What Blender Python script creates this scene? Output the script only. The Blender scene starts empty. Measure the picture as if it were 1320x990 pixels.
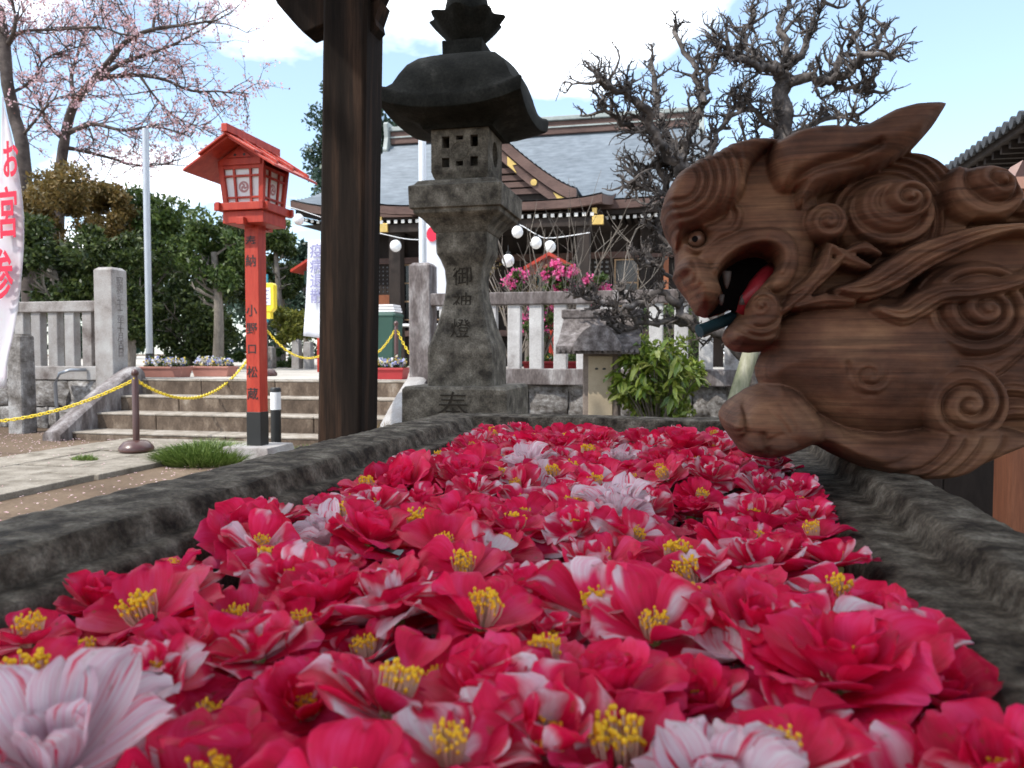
import bpy, bmesh, math, random
import numpy as np
from mathutils import Vector, Matrix, noise

# ------------------------------------------------------------------ camera, sky, sun, exposure
SC = bpy.context.scene
COL = SC.collection
PSI = math.radians(12.7)          # the shrine's axis is +Y; the camera looks a little to its left
PITCH = math.radians(2.3)
cam_d = bpy.data.cameras.new('camera')
cam = bpy.data.objects.new('camera', cam_d); COL.objects.link(cam)
cam.location = (0, 0, 1.0)
cam.rotation_euler = (math.radians(90) - PITCH, 0, PSI)
cam_d.sensor_width = 36.0
cam_d.lens = 36.0 * 1000 / 1320
cam_d.clip_start = 0.02; cam_d.clip_end = 2000
cam_d.dof.use_dof = True
cam_d.dof.focus_distance = 1.25
cam_d.dof.aperture_fstop = 14.0
SC.camera = cam

SUN_EL = math.radians(50)
SUN_AZ = (-0.66, -0.75)           # horizontal direction towards the sun
_h = math.hypot(*SUN_AZ)
TO_SUN = Vector((SUN_AZ[0] / _h * math.cos(SUN_EL), SUN_AZ[1] / _h * math.cos(SUN_EL), math.sin(SUN_EL)))
W = bpy.data.worlds.new('World'); SC.world = W; W.use_nodes = True
nt = W.node_tree; nt.nodes.clear()
def wn(t, **k):
    n = nt.nodes.new(t)
    for a, b in k.items(): setattr(n, a, b)
    return n
sky = wn('ShaderNodeTexSky', sky_type='NISHITA', sun_disc=False)
sky.sun_elevation = SUN_EL; sky.sun_rotation = math.atan2(TO_SUN.x, TO_SUN.y)
sky.air_density = 1.0; sky.dust_density = 0.6; sky.ozone_density = 1.0
tc = wn('ShaderNodeTexCoord')
sep = wn('ShaderNodeSeparateXYZ')
nt.links.new(tc.outputs['Generated'], sep.inputs[0])
def wmath(op, a, b):
    n = wn('ShaderNodeMath', operation=op)
    for i, v in enumerate((a, b)):
        if isinstance(v, (int, float)): n.inputs[i].default_value = v
        elif v is not None: nt.links.new(v, n.inputs[i])
    return n.outputs[0]
den = wmath('ADD', wmath('MAXIMUM', sep.outputs[2], 0.0), 0.22)
cmb = wn('ShaderNodeCombineXYZ')
nt.links.new(wmath('DIVIDE', sep.outputs[0], den), cmb.inputs[0])
nt.links.new(wmath('DIVIDE', sep.outputs[1], den), cmb.inputs[1])
CLOUD_OFF = (4.13, 8.2, 0.4)
mp = wn('ShaderNodeMapping'); mp.inputs['Location'].default_value = CLOUD_OFF
nt.links.new(cmb.outputs[0], mp.inputs[0])
cn = wn('ShaderNodeTexNoise'); cn.inputs['Scale'].default_value = 0.85
cn.inputs['Detail'].default_value = 7; cn.inputs['Roughness'].default_value = 0.52
nt.links.new(mp.outputs[0], cn.inputs['Vector'])
cr = wn('ShaderNodeValToRGB')
cr.color_ramp.elements[0].position = 0.50; cr.color_ramp.elements[0].color = (0, 0, 0, 1)
cr.color_ramp.elements[1].position = 0.585; cr.color_ramp.elements[1].color = (1, 1, 1, 1)
nt.links.new(cn.outputs['Fac'], cr.inputs[0])
mixc = wn('ShaderNodeMixRGB'); nt.links.new(cr.outputs[0], mixc.inputs[0])
hazy = wn('ShaderNodeMixRGB'); hazy.inputs[0].default_value = 0.25; hazy.inputs[2].default_value = (4.3, 5.7, 7.0, 1)
nt.links.new(sky.outputs[0], hazy.inputs[1])
nt.links.new(hazy.outputs[0], mixc.inputs[1]); mixc.inputs[2].default_value = (11.5, 11.7, 12.0, 1)
bg = wn('ShaderNodeBackground'); bg.inputs[1].default_value = 0.125
nt.links.new(mixc.outputs[0], bg.inputs[0])
wo = wn('ShaderNodeOutputWorld'); nt.links.new(bg.outputs[0], wo.inputs[0])

sun_d = bpy.data.lights.new('sun', 'SUN'); sun_d.energy = 2.0; sun_d.angle = math.radians(0.53)
sun_d.color = (1.0, 0.955, 0.88)
sun = bpy.data.objects.new('sun', sun_d); COL.objects.link(sun)
sun.rotation_euler = TO_SUN.to_track_quat('Z', 'Y').to_euler()
sun.location = TO_SUN * 40
SC.view_settings.view_transform = 'Standard'; SC.view_settings.look = 'None'
SC.view_settings.exposure = 1.12; SC.view_settings.gamma = 1.0
SC.cycles.use_denoising = True
SC.cycles.max_bounces = 7; SC.cycles.transparent_max_bounces = 8

# ------------------------------------------------------------------ helpers
_c, _s = math.cos, math.sin
_R = Vector((_c(PSI), _s(PSI), 0)); _F0 = Vector((-_s(PSI), _c(PSI), 0))
_F = _F0 * _c(PITCH) - Vector((0, 0, _s(PITCH))); _U = _F0 * _s(PITCH) + Vector((0, 0, _c(PITCH)))
def at(px, py, Y=None, Z=None):
    """photo pixel -> point on the plane Y=const (a wall, a row) or Z=const (a floor)"""
    d = _F + _R * ((px - 660) / 1000) + _U * ((495 - py) / 1000)
    t = Y / d.y if Y is not None else (Z - 1) / d.z
    return Vector((0, 0, 1)) + d * t

def wloc(o):
    v = Vector((0, 0, 0))
    while o is not None:
        v += o.location; o = o.parent
    return v
def tag(o, label=None, cat=None, group=None, kind=None):
    if label: o['label'] = label
    if cat: o['category'] = cat
    if group: o['group'] = group
    if kind: o['kind'] = kind
    return o
def thing(name, label, cat, loc=(0, 0, 0), rz=0, group=None):
    o = bpy.data.objects.new(name, None); COL.objects.link(o)
    o.empty_display_size = 0.1
    o.location = loc; o.rotation_euler = (0, 0, rz)
    return tag(o, label, cat, group)
def link(name, me, parent=None, loc=None):
    o = bpy.data.objects.new(name, me); COL.objects.link(o)
    if parent is not None: o.parent = parent
    if loc is not None: o.location = loc
    return o
def copy_tree(o, parent=None):
    c = o.copy(); COL.objects.link(c); c.parent = parent
    for ch in list(o.children): copy_tree(ch, c)
    return c

class MB:
    def __init__(s): s.v = []; s.f = []; s.uv = None
    def add(s, vs, fs):
        o = len(s.v); s.v += [tuple(p) for p in vs]; s.f += [tuple(i + o for i in f) for f in fs]; return s
    def box(s, x0, x1, y0, y1, z0, z1, m=None):
        vs = [(x, y, z) for z in (z0, z1) for y in (y0, y1) for x in (x0, x1)]
        if m is not None: vs = [m @ Vector(p) for p in vs]
        return s.add(vs, [(0, 2, 3, 1), (4, 5, 7, 6), (0, 1, 5, 4), (2, 6, 7, 3), (0, 4, 6, 2), (1, 3, 7, 5)])
    def loft(s, rings, cap=True, close=True):
        n = len(rings[0]); o = len(s.v)
        for r in rings: s.v += [tuple(p) for p in r]
        for k in range(len(rings) - 1):
            for i in range(n if close else n - 1):
                j = (i + 1) % n
                s.f.append((o + k * n + i, o + k * n + j, o + (k + 1) * n + j, o + (k + 1) * n + i))
        if cap and close:
            s.f.append(tuple(o + i for i in reversed(range(n))))
            s.f.append(tuple(o + (len(rings) - 1) * n + i for i in range(n)))
        return s
    def sq(s, secs, cx, cy, ch=0.0):
        """stack of rectangular sections (z, half x, half y), corners chamfered by ch"""
        rings = []
        for q in secs:
            z, hx, hy = q[:3]; c = q[3] if len(q) > 3 else ch
            if c: pts = [(-hx + c, -hy), (hx - c, -hy), (hx, -hy + c), (hx, hy - c), (hx - c, hy), (-hx + c, hy), (-hx, hy - c), (-hx, -hy + c)]
            else: pts = [(-hx, -hy), (hx, -hy), (hx, hy), (-hx, hy)]
            rings.append([(cx + x, cy + y, z) for x, y in pts])
        return s.loft(rings)
    def lathe(s, prof, c=(0, 0, 0), n=20, a0=0.0):
        rings = [[(c[0] + r * _c(a0 + 2 * math.pi * i / n), c[1] + r * _s(a0 + 2 * math.pi * i / n), c[2] + z) for i in range(n)] for r, z in prof]
        return s.loft(rings)
    def tube(s, pts, rad, n=8, cap=True):
        pts = [Vector(p) for p in pts]
        if isinstance(rad, (int, float)): rad = [rad] * len(pts)
        rings = []; up = Vector((0.31, 0.17, 0.93))
        for i, p in enumerate(pts):
            d = (pts[min(i + 1, len(pts) - 1)] - pts[max(i - 1, 0)])
            if d.length < 1e-9: d = Vector((0, 0, 1))
            d.normalize()
            a = d.cross(up)
            if a.length < 1e-3: a = d.cross(Vector((1, 0, 0)))
            a.normalize(); b = d.cross(a); up = b.cross(d) if False else up
            rings.append([p + (a * _c(2 * math.pi * k / n) + b * _s(2 * math.pi * k / n)) * rad[i] for k in range(n)])
        return s.loft(rings, cap)
    def prism(s, poly, y0, y1, axis='y'):
        n = len(poly)
        if axis == 'y': A = [(x, y0, z) for x, z in poly]; B = [(x, y1, z) for x, z in poly]
        elif axis == 'x': A = [(y0, x, z) for x, z in poly]; B = [(y1, x, z) for x, z in poly]
        else: A = [(x, z, y0) for x, z in poly]; B = [(x, z, y1) for x, z in poly]
        o = len(s.v); s.v += A + B
        s.f.append(tuple(o + i for i in range(n))); s.f.append(tuple(o + n + i for i in reversed(range(n))))
        for i in range(n):
            j = (i + 1) % n; s.f.append((o + i, o + n + i, o + n + j, o + j))
        return s
    def mesh(s, name, mat, smooth=False, off=None):
        vs = s.v
        if off is not None: vs = [(x - off[0], y - off[1], z - off[2]) for x, y, z in vs]
        me = bpy.data.meshes.new(name); me.from_pydata(vs, [], s.f); me.update()
        bm = bmesh.new(); bm.from_mesh(me); bmesh.ops.recalc_face_normals(bm, faces=bm.faces); bm.to_mesh(me); bm.free()
        if mat is not None: me.materials.append(mat)
        if smooth: shade(me, smooth)
        return me
    def build(s, name, mat, parent=None, smooth=False, bevel=0, local=False, seg=2):
        if parent is None:
            xs = np.array(s.v); off = Vector(((xs[:, 0].min() + xs[:, 0].max()) / 2, (xs[:, 1].min() + xs[:, 1].max()) / 2, xs[:, 2].min()))
            o = link(name, s.mesh(name, mat, smooth, off), None, off)
        else:
            o = link(name, s.mesh(name, mat, smooth, None if local else wloc(parent)), parent)
        if bevel:
            b = o.modifiers.new('bevel', 'BEVEL'); b.width = bevel; b.segments = seg; b.limit_method = 'ANGLE'; b.angle_limit = math.radians(40)
            b.harden_normals = False
        return o
def shade(me, ang=True):
    me.polygons.foreach_set('use_smooth', [True] * len(me.polygons))
    if ang is not True and ang:
        try: me.set_sharp_from_angle(angle=math.radians(ang))
        except Exception: pass
def npmesh(name, V, Fq, mat, smooth=False):
    me = bpy.data.meshes.new(name)
    V = np.asarray(V, dtype=np.float32); Fq = np.asarray(Fq, dtype=np.int32)
    k = Fq.shape[1]
    me.vertices.add(len(V)); me.vertices.foreach_set('co', V.ravel())
    me.loops.add(Fq.size); me.loops.foreach_set('vertex_index', Fq.ravel())
    me.polygons.add(len(Fq)); me.polygons.foreach_set('loop_start', np.arange(0, Fq.size, k, dtype=np.int32))
    me.polygons.foreach_set('loop_total', np.full(len(Fq), k, dtype=np.int32))
    if smooth: me.polygons.foreach_set('use_smooth', np.ones(len(Fq), dtype=bool))
    me.update(calc_edges=True)
    if mat is not None: me.materials.append(mat)
    return me

def text_obj(name, txt, size, mat, parent, loc, rot=(math.pi / 2, 0, 0), ext=0.001, vertical=True, lw=1.0, squash=(1, 1), off=0.0):
    cu = bpy.data.curves.new(name, 'FONT')
    cu.body = '\n'.join(txt) if vertical else txt
    cu.size = size; cu.align_x = 'CENTER'; cu.align_y = 'TOP'; cu.extrude = ext; cu.space_line = lw; cu.resolution_u = 3; cu.offset = off
    t = bpy.data.objects.new(name, cu); COL.objects.link(t)
    dg = bpy.context.evaluated_depsgraph_get(); dg.update()
    me = bpy.data.meshes.new_from_object(t.evaluated_get(dg))
    bpy.data.objects.remove(t); bpy.data.curves.remove(cu)
    me.materials.clear(); me.materials.append(mat)
    o = bpy.data.objects.new(name, me); COL.objects.link(o); o.parent = parent
    o.location = loc; o.rotation_euler = rot; o.scale = (squash[0], squash[1], 1)
    return o

# ------------------------------------------------------------------ materials
class NM:
    def __init__(s, name):
        s.m = bpy.data.materials.new(name); s.m.use_nodes = True; s.t = s.m.node_tree
        s.b = s.t.nodes['Principled BSDF']; s.out = s.t.nodes['Material Output']
    def n(s, t, **k):
        q = s.t.nodes.new(t)
        for a, b in k.items(): setattr(q, a, b)
        return q
    def l(s, a, b): s.t.links.new(a, b)
    def coord(s, scale=(1, 1, 1), kind='Object', rand=0.0):
        c = s.n('ShaderNodeTexCoord'); o = c.outputs[kind]
        if rand:
            oi = s.n('ShaderNodeObjectInfo'); a = s.n('ShaderNodeVectorMath', operation='SCALE')
            cx = s.n('ShaderNodeCombineXYZ'); 
            for i in range(3): s.l(oi.outputs['Random'], cx.inputs[i])
            s.l(cx.outputs[0], a.inputs[0]); a.inputs['Scale'].default_value = rand
            d = s.n('ShaderNodeVectorMath', operation='ADD'); s.l(o, d.inputs[0]); s.l(a.outputs[0], d.inputs[1]); o = d.outputs[0]
        if tuple(scale) != (1, 1, 1):
            m = s.n('ShaderNodeVectorMath', operation='MULTIPLY'); s.l(o, m.inputs[0]); m.inputs[1].default_value = scale; o = m.outputs[0]
        return o
    def noise(s, vec, scale, detail=6, rough=0.6, dist=0.0):
        q = s.n('ShaderNodeTexNoise'); q.inputs['Scale'].default_value = scale; q.inputs['Detail'].default_value = detail
        q.inputs['Roughness'].default_value = rough; q.inputs['Distortion'].default_value = dist
        s.l(vec, q.inputs['Vector']); return q.outputs['Fac']
    def ramp(s, fac, stops, interp='LINEAR'):
        r = s.n('ShaderNodeValToRGB'); e = r.color_ramp.elements; r.color_ramp.interpolation = interp
        while len(e) < len(stops): e.new(0.5)
        for q, (p, c) in zip(e, stops):
            q.position = p; q.color = (c if isinstance(c, (tuple, list)) else (c, c, c))[:3] + (1,) if isinstance(c, tuple) else (c, c, c, 1)
        s.l(fac, r.inputs[0]); return r.outputs[0]
    def mix(s, fac, a, b, mode='MIX'):
        q = s.n('ShaderNodeMixRGB', blend_type=mode)
        for i, v in ((0, fac), (1, a), (2, b)):
            if isinstance(v, (int, float)): q.inputs[i].default_value = v if i == 0 else (v, v, v, 1)
            elif isinstance(v, tuple): q.inputs[i].default_value = v[:3] + (1,)
            else: s.l(v, q.inputs[i])
        return q.outputs[0]
    def math(s, op, a, b=0.0):
        q = s.n('ShaderNodeMath', operation=op)
        for i, v in enumerate((a, b)):
            if isinstance(v, (int, float)): q.inputs[i].default_value = v
            else: s.l(v, q.inputs[i])
        return q.outputs[0]
    def bump(s, h, strength=0.4, dist=0.01):
        q = s.n('ShaderNodeBump'); q.inputs['Strength'].default_value = strength; q.inputs['Distance'].default_value = dist
        s.l(h, q.inputs['Height']); s.l(q.outputs[0], s.b.inputs['Normal']); return q
    def set(s, col=None, rough=None, metal=None, spec=None):
        for k, v in (('Base Color', col), ('Roughness', rough), ('Metallic', metal), ('Specular IOR Level', spec)):
            if v is None: continue
            if isinstance(v, tuple): s.b.inputs[k].default_value = v[:3] + (1,)
            elif isinstance(v, (int, float)): s.b.inputs[k].default_value = v
            else: s.l(v, s.b.inputs[k])
        return s
    def randv(s, col, amount):
        oi = s.n('ShaderNodeObjectInfo')
        f = s.math('ADD', s.math('MULTIPLY', oi.outputs['Random'], amount), 1 - amount / 2)
        return s.mix(1.0, col, f, 'MULTIPLY')

def weathered(name, stops, scale=3.0, fine=40.0, rough=0.85, bump=0.5, bdist=0.006, stretch=(1, 1, 1), rand=0.0, speck=0.25, bscale=None, spec=0.3):
    """stone, wood, paint: large patches, fine speckle and relief"""
    k = NM(name); v = k.coord(stretch, rand=3.7 if rand else 0)
    big = k.noise(v, scale, 7, 0.62)
    c = k.ramp(big, stops)
    fn = k.noise(v, fine, 4, 0.7)
    sp = k.ramp(fn, [(0.3, 1 - speck), (0.7, 1 + speck * 0.6)])
    c = k.mix(1.0, c, sp, 'MULTIPLY')
    if rand: c = k.randv(c, rand)
    h = k.mix(0.35, k.noise(v, bscale or fine * 0.5, 8, 0.7), big)
    k.bump(h, bump, bdist)
    k.set(c, rough, spec=spec)
    return k.m
def plain(name, col, rough=0.5, metal=0.0, var=0.12, scale=6.0, bump=0.0, spec=0.5, rand=0.0):
    k = NM(name); v = k.coord()
    n = k.noise(v, scale, 5, 0.6)
    c = k.mix(1.0, col, k.ramp(n, [(0.25, 1 - var), (0.75, 1 + var)]), 'MULTIPLY')
    if rand: c = k.randv(c, rand)
    if bump: k.bump(k.noise(v, scale * 6, 5, 0.6), bump, 0.003)
    k.set(c, rough, metal, spec)
    return k.m
def leafmat(name, stops, rough=0.45, trans=0.25, scale=0.8):
    k = NM(name); g = k.n('ShaderNodeNewGeometry')
    v = k.coord(); n = k.noise(v, scale, 4, 0.6)
    f = k.math('ADD', k.math('MULTIPLY', g.outputs['Random Per Island'], 0.55), k.math('MULTIPLY', n, 0.45))
    c = k.ramp(f, stops)
    k.set(c, rough, spec=0.35)
    tr = k.n('ShaderNodeBsdfTranslucent'); k.l(c, tr.inputs[0])
    mx = k.n('ShaderNodeMixShader'); mx.inputs[0].default_value = trans
    k.l(k.b.outputs[0], mx.inputs[1]); k.l(tr.outputs[0], mx.inputs[2]); k.l(mx.outputs[0], k.out.inputs[0])
    return k.m

M = {}
M['granite'] = weathered('granite', [(0.28, (0.13, 0.105, 0.095)), (0.45, (0.30, 0.275, 0.26)), (0.7, (0.42, 0.41, 0.40))], 3.2, 120, bump=0.5, speck=0.4, bdist=0.004, rand=0.18)
M['granite_light'] = weathered('granite_light', [(0.28, (0.20, 0.175, 0.16)), (0.42, (0.46, 0.44, 0.43)), (0.65, (0.62, 0.61, 0.60))], 3.5, 110, speck=0.3, bump=0.3, bdist=0.004, rand=0.12)
M['granite_stained'] = weathered('granite_stained', [(0.32, (0.07, 0.055, 0.050)), (0.48, (0.16, 0.135, 0.130)), (0.60, (0.29, 0.265, 0.26)), (0.72, (0.50, 0.48, 0.47))], 5.0, 60, speck=0.4, bump=0.4, stretch=(1, 1, 0.35), rand=0.1)
M['rough_stone'] = weathered('rough_stone', [(0.32, (0.09, 0.075, 0.062)), (0.5, (0.25, 0.23, 0.215)), (0.68, (0.44, 0.425, 0.41))], 6, 50, speck=0.4, bump=0.9, bdist=0.03, bscale=9, rand=0.3)
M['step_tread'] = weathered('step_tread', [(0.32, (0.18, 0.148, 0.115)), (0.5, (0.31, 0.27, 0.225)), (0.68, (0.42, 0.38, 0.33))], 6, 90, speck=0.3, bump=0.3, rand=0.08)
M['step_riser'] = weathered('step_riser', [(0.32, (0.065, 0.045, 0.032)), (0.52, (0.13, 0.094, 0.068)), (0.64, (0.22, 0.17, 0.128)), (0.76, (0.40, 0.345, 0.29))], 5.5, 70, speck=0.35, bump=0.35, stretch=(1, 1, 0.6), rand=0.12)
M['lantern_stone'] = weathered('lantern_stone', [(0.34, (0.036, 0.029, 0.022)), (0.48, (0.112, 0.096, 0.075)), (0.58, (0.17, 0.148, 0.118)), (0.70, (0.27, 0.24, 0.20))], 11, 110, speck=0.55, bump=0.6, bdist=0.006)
M['lantern_dark'] = weathered('lantern_dark', [(0.3, (0.008, 0.008, 0.006)), (0.6, (0.022, 0.021, 0.017)), (0.8, (0.055, 0.052, 0.043))], 8, 70, bump=0.9, bdist=0.008, spec=0.12, bscale=30, speck=0.5)
M['carving'] = plain('carving', (0.034, 0.028, 0.022), 0.95, spec=0.1)
M['basin_stone'] = weathered('basin_stone', [(0.36, (0.036, 0.026, 0.018)), (0.46, (0.105, 0.084, 0.062)), (0.55, (0.18, 0.15, 0.115)), (0.67, (0.32, 0.28, 0.22))], 34, 260, rough=0.8, bump=1.0, bdist=0.012, bscale=120, spec=0.2, speck=0.55)
M['dirt'] = weathered('dirt', [(0.3, (0.085, 0.055, 0.034)), (0.55, (0.145, 0.100, 0.065)), (0.75, (0.23, 0.17, 0.118))], 0.9, 35, rough=0.95, bump=0.5, bdist=0.01, speck=0.35)
M['gravel'] = weathered('gravel', [(0.3, (0.36, 0.33, 0.29)), (0.7, (0.52, 0.49, 0.44))], 1.2, 60, rough=0.95, bump=0.4)
M['slab'] = weathered('slab', [(0.34, (0.14, 0.118, 0.09)), (0.5, (0.245, 0.215, 0.175)), (0.7, (0.35, 0.315, 0.265))], 4.5, 80, speck=0.35, rough=0.9, bump=0.35, rand=0.14)
M['pillar_wood'] = weathered('pillar_wood', [(0.3, (0.007, 0.005, 0.004)), (0.5, (0.018, 0.012, 0.009)), (0.72, (0.070, 0.038, 0.024))], 5, 60, rough=0.85, bump=0.6, bdist=0.004, stretch=(3.0, 3.0, 0.16), speck=0.35, spec=0.12)
M['dark_wood'] = weathered('dark_wood', [(0.3, (0.018, 0.014, 0.012)), (0.7, (0.045, 0.032, 0.026))], 4, 50, rough=0.8, bump=0.3, stretch=(1, 1, 0.3))
M['hall_wood'] = weathered('hall_wood', [(0.3, (0.075, 0.043, 0.036)), (0.7, (0.16, 0.098, 0.080))], 3, 40, rough=0.7, bump=0.2, stretch=(0.3, 1, 1), rand=0.1)
M['orange_wood'] = weathered('orange_wood', [(0.3, (0.21, 0.070, 0.034)), (0.7, (0.34, 0.125, 0.060))], 6, 60, rough=0.6, bump=0.2, stretch=(2, 2, 0.2))
M['copper'] = plain('copper', (0.42, 0.22, 0.16), 0.35, 0.9)
M['vermilion'] = weathered('vermilion', [(0.3, (0.32, 0.024, 0.013)), (0.5, (0.44, 0.038, 0.018)), (0.64, (0.48, 0.058, 0.030)), (0.78, (0.52, 0.13, 0.09))], 7, 60, rough=0.55, bump=0.3, bdist=0.003, stretch=(2, 2, 0.35), speck=0.14, spec=0.4)
M['black_paint'] = plain('black_paint', (0.012, 0.012, 0.012), 0.5)
M['ink'] = plain('ink', (0.018, 0.012, 0.012), 0.6)
M['paper'] = plain('paper', (0.78, 0.76, 0.76), 0.8, var=0.05)
M['white_paint'] = plain('white_paint', (0.78, 0.78, 0.78), 0.5, var=0.06)
M['crest'] = plain('crest', (0.45, 0.22, 0.22), 0.8)
M['brown_iron'] = plain('brown_iron', (0.075, 0.030, 0.026), 0.32, spec=0.6)
M['yellow_plastic'] = plain('yellow_plastic', (0.80, 0.60, 0.03), 0.4, var=0.06)
M['terracotta'] = plain('terracotta', (0.37, 0.165, 0.13), 0.75, var=0.18)
M['soil'] = plain('soil', (0.05, 0.035, 0.025), 0.95)
M['steel'] = plain('steel', (0.40, 0.42, 0.45), 0.45, 0.6, var=0.08)
M['pole_white'] = plain('pole_white', (0.62, 0.64, 0.66), 0.4, 0.3, var=0.06)
M['blue_plastic'] = plain('blue_plastic', (0.02, 0.22, 0.33), 0.35)
M['gold'] = plain('gold', (0.62, 0.42, 0.13), 0.35, 0.5, var=0.2)
M['rafter_white'] = plain('rafter_white', (0.72, 0.70, 0.66), 0.7)
M['green_plastic'] = plain('green_plastic', (0.018, 0.062, 0.045), 0.5)
M['red_plastic'] = plain('red_plastic', (0.40, 0.03, 0.035), 0.5)
M['lattice_back'] = plain('lattice_back', (0.30, 0.30, 0.31), 0.8)
M['pane_dark'] = plain('pane_dark', (0.015, 0.014, 0.014), 0.15)
M['sliding_frame'] = plain('sliding_frame', (0.38, 0.24, 0.13), 0.6)
M['banner_red'] = plain('banner_red', (0.66, 0.02, 0.06), 0.8)
M['banner_ink'] = plain('banner_ink', (0.28, 0.27, 0.45), 0.8, var=0.3, scale=30)
M['patina'] = plain('patina', (0.045, 0.105, 0.125), 0.35, 0.6, var=0.35, scale=40)
M['mossy_wood'] = weathered('mossy_wood', [(0.35, (0.10, 0.13, 0.045)), (0.55, (0.30, 0.29, 0.20)), (0.7, (0.42, 0.40, 0.33))], 6, 60, bump=0.5, stretch=(1, 1, 0.25))
M['bark_cherry'] = weathered('bark_cherry', [(0.3, (0.035, 0.026, 0.024)), (0.6, (0.10, 0.078, 0.068)), (0.8, (0.17, 0.14, 0.125))], 6, 40, bump=0.6, bdist=0.02)
M['bark_plum'] = weathered('bark_plum', [(0.3, (0.022, 0.018, 0.016)), (0.5, (0.066, 0.055, 0.050)), (0.68, (0.20, 0.175, 0.16))], 7, 50, bump=0.6, bdist=0.01)
M['bark_pale'] = weathered('bark_pale', [(0.3, (0.10, 0.085, 0.07)), (0.7, (0.26, 0.225, 0.19))], 5, 40, bump=0.5, bdist=0.02, stretch=(1, 1, 0.4))
M['leaf_dark'] = leafmat('leaf_dark', [(0.15, (0.012, 0.022, 0.006)), (0.5, (0.042, 0.066, 0.016)), (0.85, (0.12, 0.15, 0.038))])
M['leaf_mid'] = leafmat('leaf_mid', [(0.15, (0.020, 0.042, 0.010)), (0.5, (0.060, 0.10, 0.022)), (0.85, (0.15, 0.20, 0.05))])
M['leaf_yellow'] = leafmat('leaf_yellow', [(0.15, (0.05, 0.065, 0.012)), (0.5, (0.14, 0.16, 0.025)), (0.85, (0.28, 0.26, 0.05))])
M['leaf_maple'] = leafmat('leaf_maple', [(0.15, (0.075, 0.060, 0.018)), (0.5, (0.17, 0.12, 0.035)), (0.85, (0.27, 0.17, 0.06))])
M['leaf_bluegreen'] = leafmat('leaf_bluegreen', [(0.15, (0.012, 0.028, 0.018)), (0.5, (0.035, 0.065, 0.042)), (0.85, (0.075, 0.12, 0.085))])
M['leaf_bright'] = leafmat('leaf_bright', [(0.15, (0.05, 0.09, 0.014)), (0.45, (0.17, 0.24, 0.035)), (0.85, (0.38, 0.42, 0.09))], rough=0.3)
M['grass'] = leafmat('grass', [(0.15, (0.04, 0.075, 0.015)), (0.5, (0.10, 0.16, 0.03)), (0.85, (0.20, 0.26, 0.07))])
M['blossom_cherry'] = leafmat('blossom_cherry', [(0.2, (0.50, 0.27, 0.28)), (0.5, (0.68, 0.46, 0.50)), (0.85, (0.80, 0.66, 0.69))], rough=0.8, trans=0.3)
M['bud_cherry'] = leafmat('bud_cherry', [(0.2, (0.18, 0.06, 0.045)), (0.6, (0.30, 0.12, 0.085)), (0.9, (0.36, 0.20, 0.10))], rough=0.8)
M['azalea'] = leafmat('azalea', [(0.15, (0.66, 0.06, 0.24)), (0.5, (0.82, 0.14, 0.38)), (0.85, (0.88, 0.32, 0.54))], rough=0.7, trans=0.3)
M['tile_roof'] = plain('tile_roof', (0.030, 0.032, 0.036), 0.6, var=0.25)
M['pansy'] = leafmat('pansy', [(0.0, (0.7, 0.65, 0.5)), (0.3, (0.25, 0.3, 0.7)), (0.5, (0.75, 0.75, 0.78)), (0.7, (0.7, 0.55, 0.1)), (0.95, (0.5, 0.04, 0.08))])
# ------------------------------------------------------------------ setting: ground, terrace, path, steps, walls, fences
rnd = random.Random(11)
g = MB(); n = 60
for j in range(n + 1):
    for i in range(n + 1):
        x = -30 + i; y = -20 + j * 0.6
        g.v.append((x, y, 0.012 * noise.noise(Vector((x * 0.7, y * 0.7, 0)))))
for j in range(n):
    for i in range(n):
        a = j * (n + 1) + i; g.f.append((a, a + 1, a + n + 2, a + n + 1))
g.add([(-400, -400, -0.03), (400, -400, -0.03), (400, 600, -0.03), (-400, 600, -0.03)], [(0, 1, 2, 3)])
tag(g.build('ground', M['dirt']), kind='structure')
TZ = 0.66
t = MB(); t.box(-60, 40, 8.9, 70, -0.02, TZ); tag(t.build('terrace', M['gravel']), kind='structure')

path = thing('path', None, None, (-5.3, 3, 0.0)); del_keys = None
tag(path, kind='structure')
y = -3.0; row = 0
slab_cols = [(-6.15, -5.62), (-5.62, -5.05), (-5.05, -4.5)]
while y < 7.5:
    ln = 0.9 + 0.2 * rnd.random(); y1 = min(y + ln, 7.56)
    for ci, (x0, x1) in enumerate(slab_cols):
        o = 0.0 if ci != 1 else 0.35
        j = lambda: rnd.uniform(-0.012, 0.012)
        ya, yb = y + o * (1 if y > -3 else 0), min(y1 + o, 7.57)
        if yb - ya < 0.1: continue
        zt = 0.045 + rnd.uniform(-0.006, 0.006)
        b = MB(); q = [(x0 + 0.013 + j(), ya + 0.013), (x1 - 0.013 + j(), ya + 0.013 + j()), (x1 - 0.013 + j(), yb - 0.013), (x0 + 0.013 + j(), yb - 0.013 + j())]
        b.loft([[(p[0], p[1], -0.03) for p in q], [(p[0], p[1], zt + rnd.uniform(-.004, .004)) for p in q]])
        b.build('paving_slab', M['slab'], path, bevel=0.008)
    y = y1

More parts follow.
